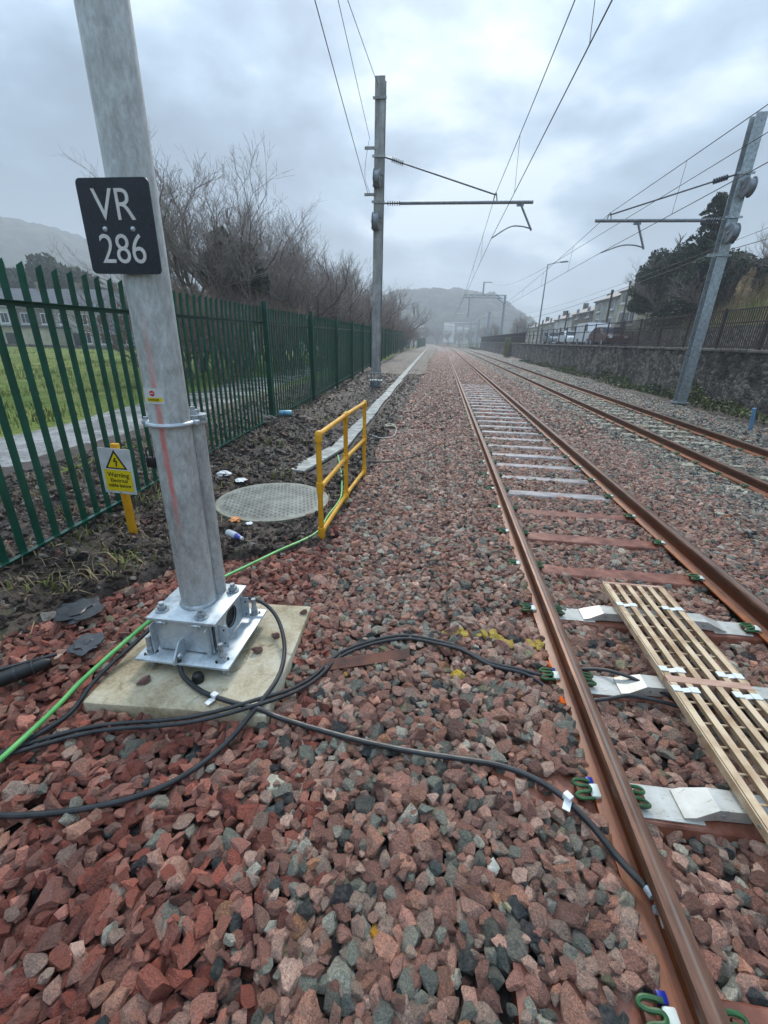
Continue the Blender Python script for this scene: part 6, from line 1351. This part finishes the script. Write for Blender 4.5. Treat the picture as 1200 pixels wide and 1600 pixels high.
# soil clods and gravel scattered on the verge
def soil_scatter():
    r = np.random.default_rng(91); n = 52000; x = r.uniform(-5.7, -0.7, n); y = np.concatenate([r.uniform(1.8, 9, int(n * 0.62)), r.uniform(9, 26, n - int(n * 0.62))]); ok = (x < bound(y) + 0.1) & ((x + 1.89) ** 2 + (y - 4.62) ** 2 > 0.68 ** 2) & ~((np.abs(x - trough_x(y)) < 0.2) & (y > 5.8))
    x = x[ok]; y = y[ok]; n = len(x); s = np.clip(np.exp(r.normal(math.log(0.015), 0.6, n)), 0.004, 0.06)
    hump = 0.22 * np.exp(-((x + 3.0) / 0.55) ** 2 - ((y - 8.4) / 2.2) ** 2); z = soil_z(x, y) + s * 0.15
    pal = np.array([srgb(46, 36, 29)[:3], srgb(62, 50, 40)[:3], srgb(86, 72, 60)[:3], srgb(38, 31, 26)[:3], srgb(146, 138, 128)[:3], srgb(112, 66, 54)[:3]]); col = pal[r.choice(6, n, p=[0.28, 0.26, 0.20, 0.14, 0.07, 0.05])]
    o = gn_scatter('soil_clods', np.stack([x, y, z], 1), eul(r, n, 0.5), np.stack([s, s, s * 0.8], 1), col, r.integers(0, NG, n), None); tag(o, 'loose clods and gravel on the bare soil beside the fence', 'soil clods')
soil_scatter()
def leaf_litter():
    r = np.random.default_rng(19); n = 7000; x = r.uniform(-5.8, -1.0, n); y = 1.6 + 22 * r.random(n) ** 1.6; ok = (x < bound(y) - 0.1) & ((x + 1.89) ** 2 + (y - 4.62) ** 2 > 0.6 ** 2); x = x[ok]; y = y[ok]; n = len(x)
    hump = 0.22 * np.exp(-((x + 3.0) / 0.55) ** 2 - ((y - 8.4) / 2.2) ** 2); a = r.uniform(0, 6.283, n); L = r.uniform(0.015, 0.045, n)[:, None]; d = np.stack([np.cos(a), np.sin(a), r.normal(0, 0.3, n)], 1) * L; e = np.stack([-np.sin(a), np.cos(a), r.normal(0, 0.3, n)], 1) * L * r.uniform(0.15, 0.6, (n, 1)); P = np.stack([x, y, soil_z(x, y) + 0.006 + r.random(n) * 0.012], 1)
    V = np.stack([P - d, P + e, P + d, P - e], 1).reshape(-1, 3); tag(obj('leaf_litter', fast_mesh('leaf_litter', V, np.arange(n * 4).reshape(n, 4), 'twig_brown')), 'dead leaves and bits of bark on the soil beside the fence', 'leaf litter', kind='stuff')
leaf_litter()

# ------------------------------------------------------------------ litter
def crumple(name, x, y, z, s, mat, label, seed, flat=0.5, cat='litter'):
    bm = bmesh.new(); bmesh.ops.create_icosphere(bm, subdivisions=3, radius=s); rr = random.Random(seed)
    from mathutils import noise as mn
    for v in bm.verts: v.co *= 1 + 0.7 * mn.noise(v.co * (1.6 / s) + Vector((seed * 7.1, 0, 0))); v.co.z *= flat
    me = bpy.data.meshes.new(name); bm.to_mesh(me); bm.free(); me.materials.append(M[mat]); zs = float(soil_z(np.array(x), np.array(y))); o = obj(name, me, None, (x, y, max(z, zs + 0.03)), (0, 0, rr.uniform(0, 6))); tag(o, label, cat); return o
crumple('paper_litter', -2.78, 5.18, 0.06, 0.07, 'litter_white', 'crumpled white paper scrap left of the round cover', 1)
crumple('paper_litter', -2.52, 5.12, 0.05, 0.08, 'litter_white', 'torn white wrapper flat on the soil next to the round cover', 2, 0.2)
crumple('paper_litter', -2.20, 3.60, 0.05, 0.035, 'litter_white', 'small white scrap behind the plastic bottle', 3, 0.3)
crumple('paper_litter', -1.86, 3.85, 0.05, 0.03, 'litter_white', 'tiny white scrap by the near edge of the round cover', 4, 0.4)
crumple('wrapper_litter', -2.04, 3.92, 0.05, 0.06, 'litter_orange', 'orange brown wrapper scrap near the round cover edge', 5, 0.35)
crumple('tarp_scrap', -2.42, 2.24, 0.035, 0.13, 'tarp_black', 'flat dark grey sheet scrap on the red stones', 6, 0.16)
crumple('tarp_scrap', -2.08, 1.92, 0.04, 0.09, 'tarp_black', 'black sheet scrap near the thick cable joint', 7, 0.2)
crumple('rock', -3.55, 8.75, 0.18, 0.16, 'stone_white', 'pale brown rock by the fence post foot', 8, 0.7, 'rock'); bpy.data.objects['rock'].data.materials[0] = M['render_stone']
crumple('rock', -1.05, 9.6, 0.05, 0.12, 'concrete_old', 'pale stone slab scrap at the ballast edge before the mast', 9, 0.4, 'rock')
t = empty('plastic_bottle', (-1.80, 3.42, float(soil_z(np.array(-1.8), np.array(3.42))) + 0.055), R(-28), 'empty plastic drink bottle with blue wrap lying on the soil', 'bottle')
mb = MB(); mb.lathe([(0.0, 0.0), (0.03, 0.002), (0.034, 0.02), (0.034, 0.11), (0.030, 0.13)], (-0.11, 0, 0), (1, 0, 0), 18); mb.build('bottle_body', 'bottle_clear', t, True)
mb = MB(); mb.lathe([(0.030, 0.13), (0.028, 0.15), (0.016, 0.19), (0.013, 0.20)], (-0.11, 0, 0), (1, 0, 0), 18); mb.build('bottle_neck', 'bottle_blue', t, True)
mb = MB(); mb.lathe([(0.0155, 0.20), (0.0155, 0.222), (0.0, 0.222)], (-0.11, 0, 0), (1, 0, 0), 14); mb.build('bottle_cap', 'litter_white', t, True)
t = empty('drink_can', (-3.3, 9.1, float(soil_z(np.array(-3.3), np.array(9.1))) + 0.07), R(10), 'pale blue drink can lying by the green fence post', 'can')
mb = MB(); mb.lathe([(0.0, 0.0), (0.05, 0.0), (0.06, 0.012), (0.06, 0.26), (0.05, 0.275), (0.0, 0.272)], (-0.13, 0, 0), (1, 0, 0), 18); mb.build('can_body', 'can_blue', t, True)

# ------------------------------------------------------------------ hazy air
def build_haze():
    mb = MB(); mb.b2((-1100, -170, -12), (1100, 1100, 125)); me = mb.mesh('haze', 'wire'); me.materials.clear()
    m_ = bpy.data.materials.new('haze_air'); m_.use_nodes = True; nt = m_.node_tree; nt.nodes.clear(); out = nt.nodes.new('ShaderNodeOutputMaterial'); pv = nt.nodes.new('ShaderNodeVolumePrincipled')
    pv.inputs['Color'].default_value = (0.86, 0.92, 0.99, 1); pv.inputs['Density'].default_value = 0.0016; pv.inputs['Anisotropy'].default_value = 0.2
    nt.links.new(pv.outputs[0], out.inputs['Volume']); me.materials.append(m_); o = obj('haze', me); tag(o, kind='stuff')
build_haze()
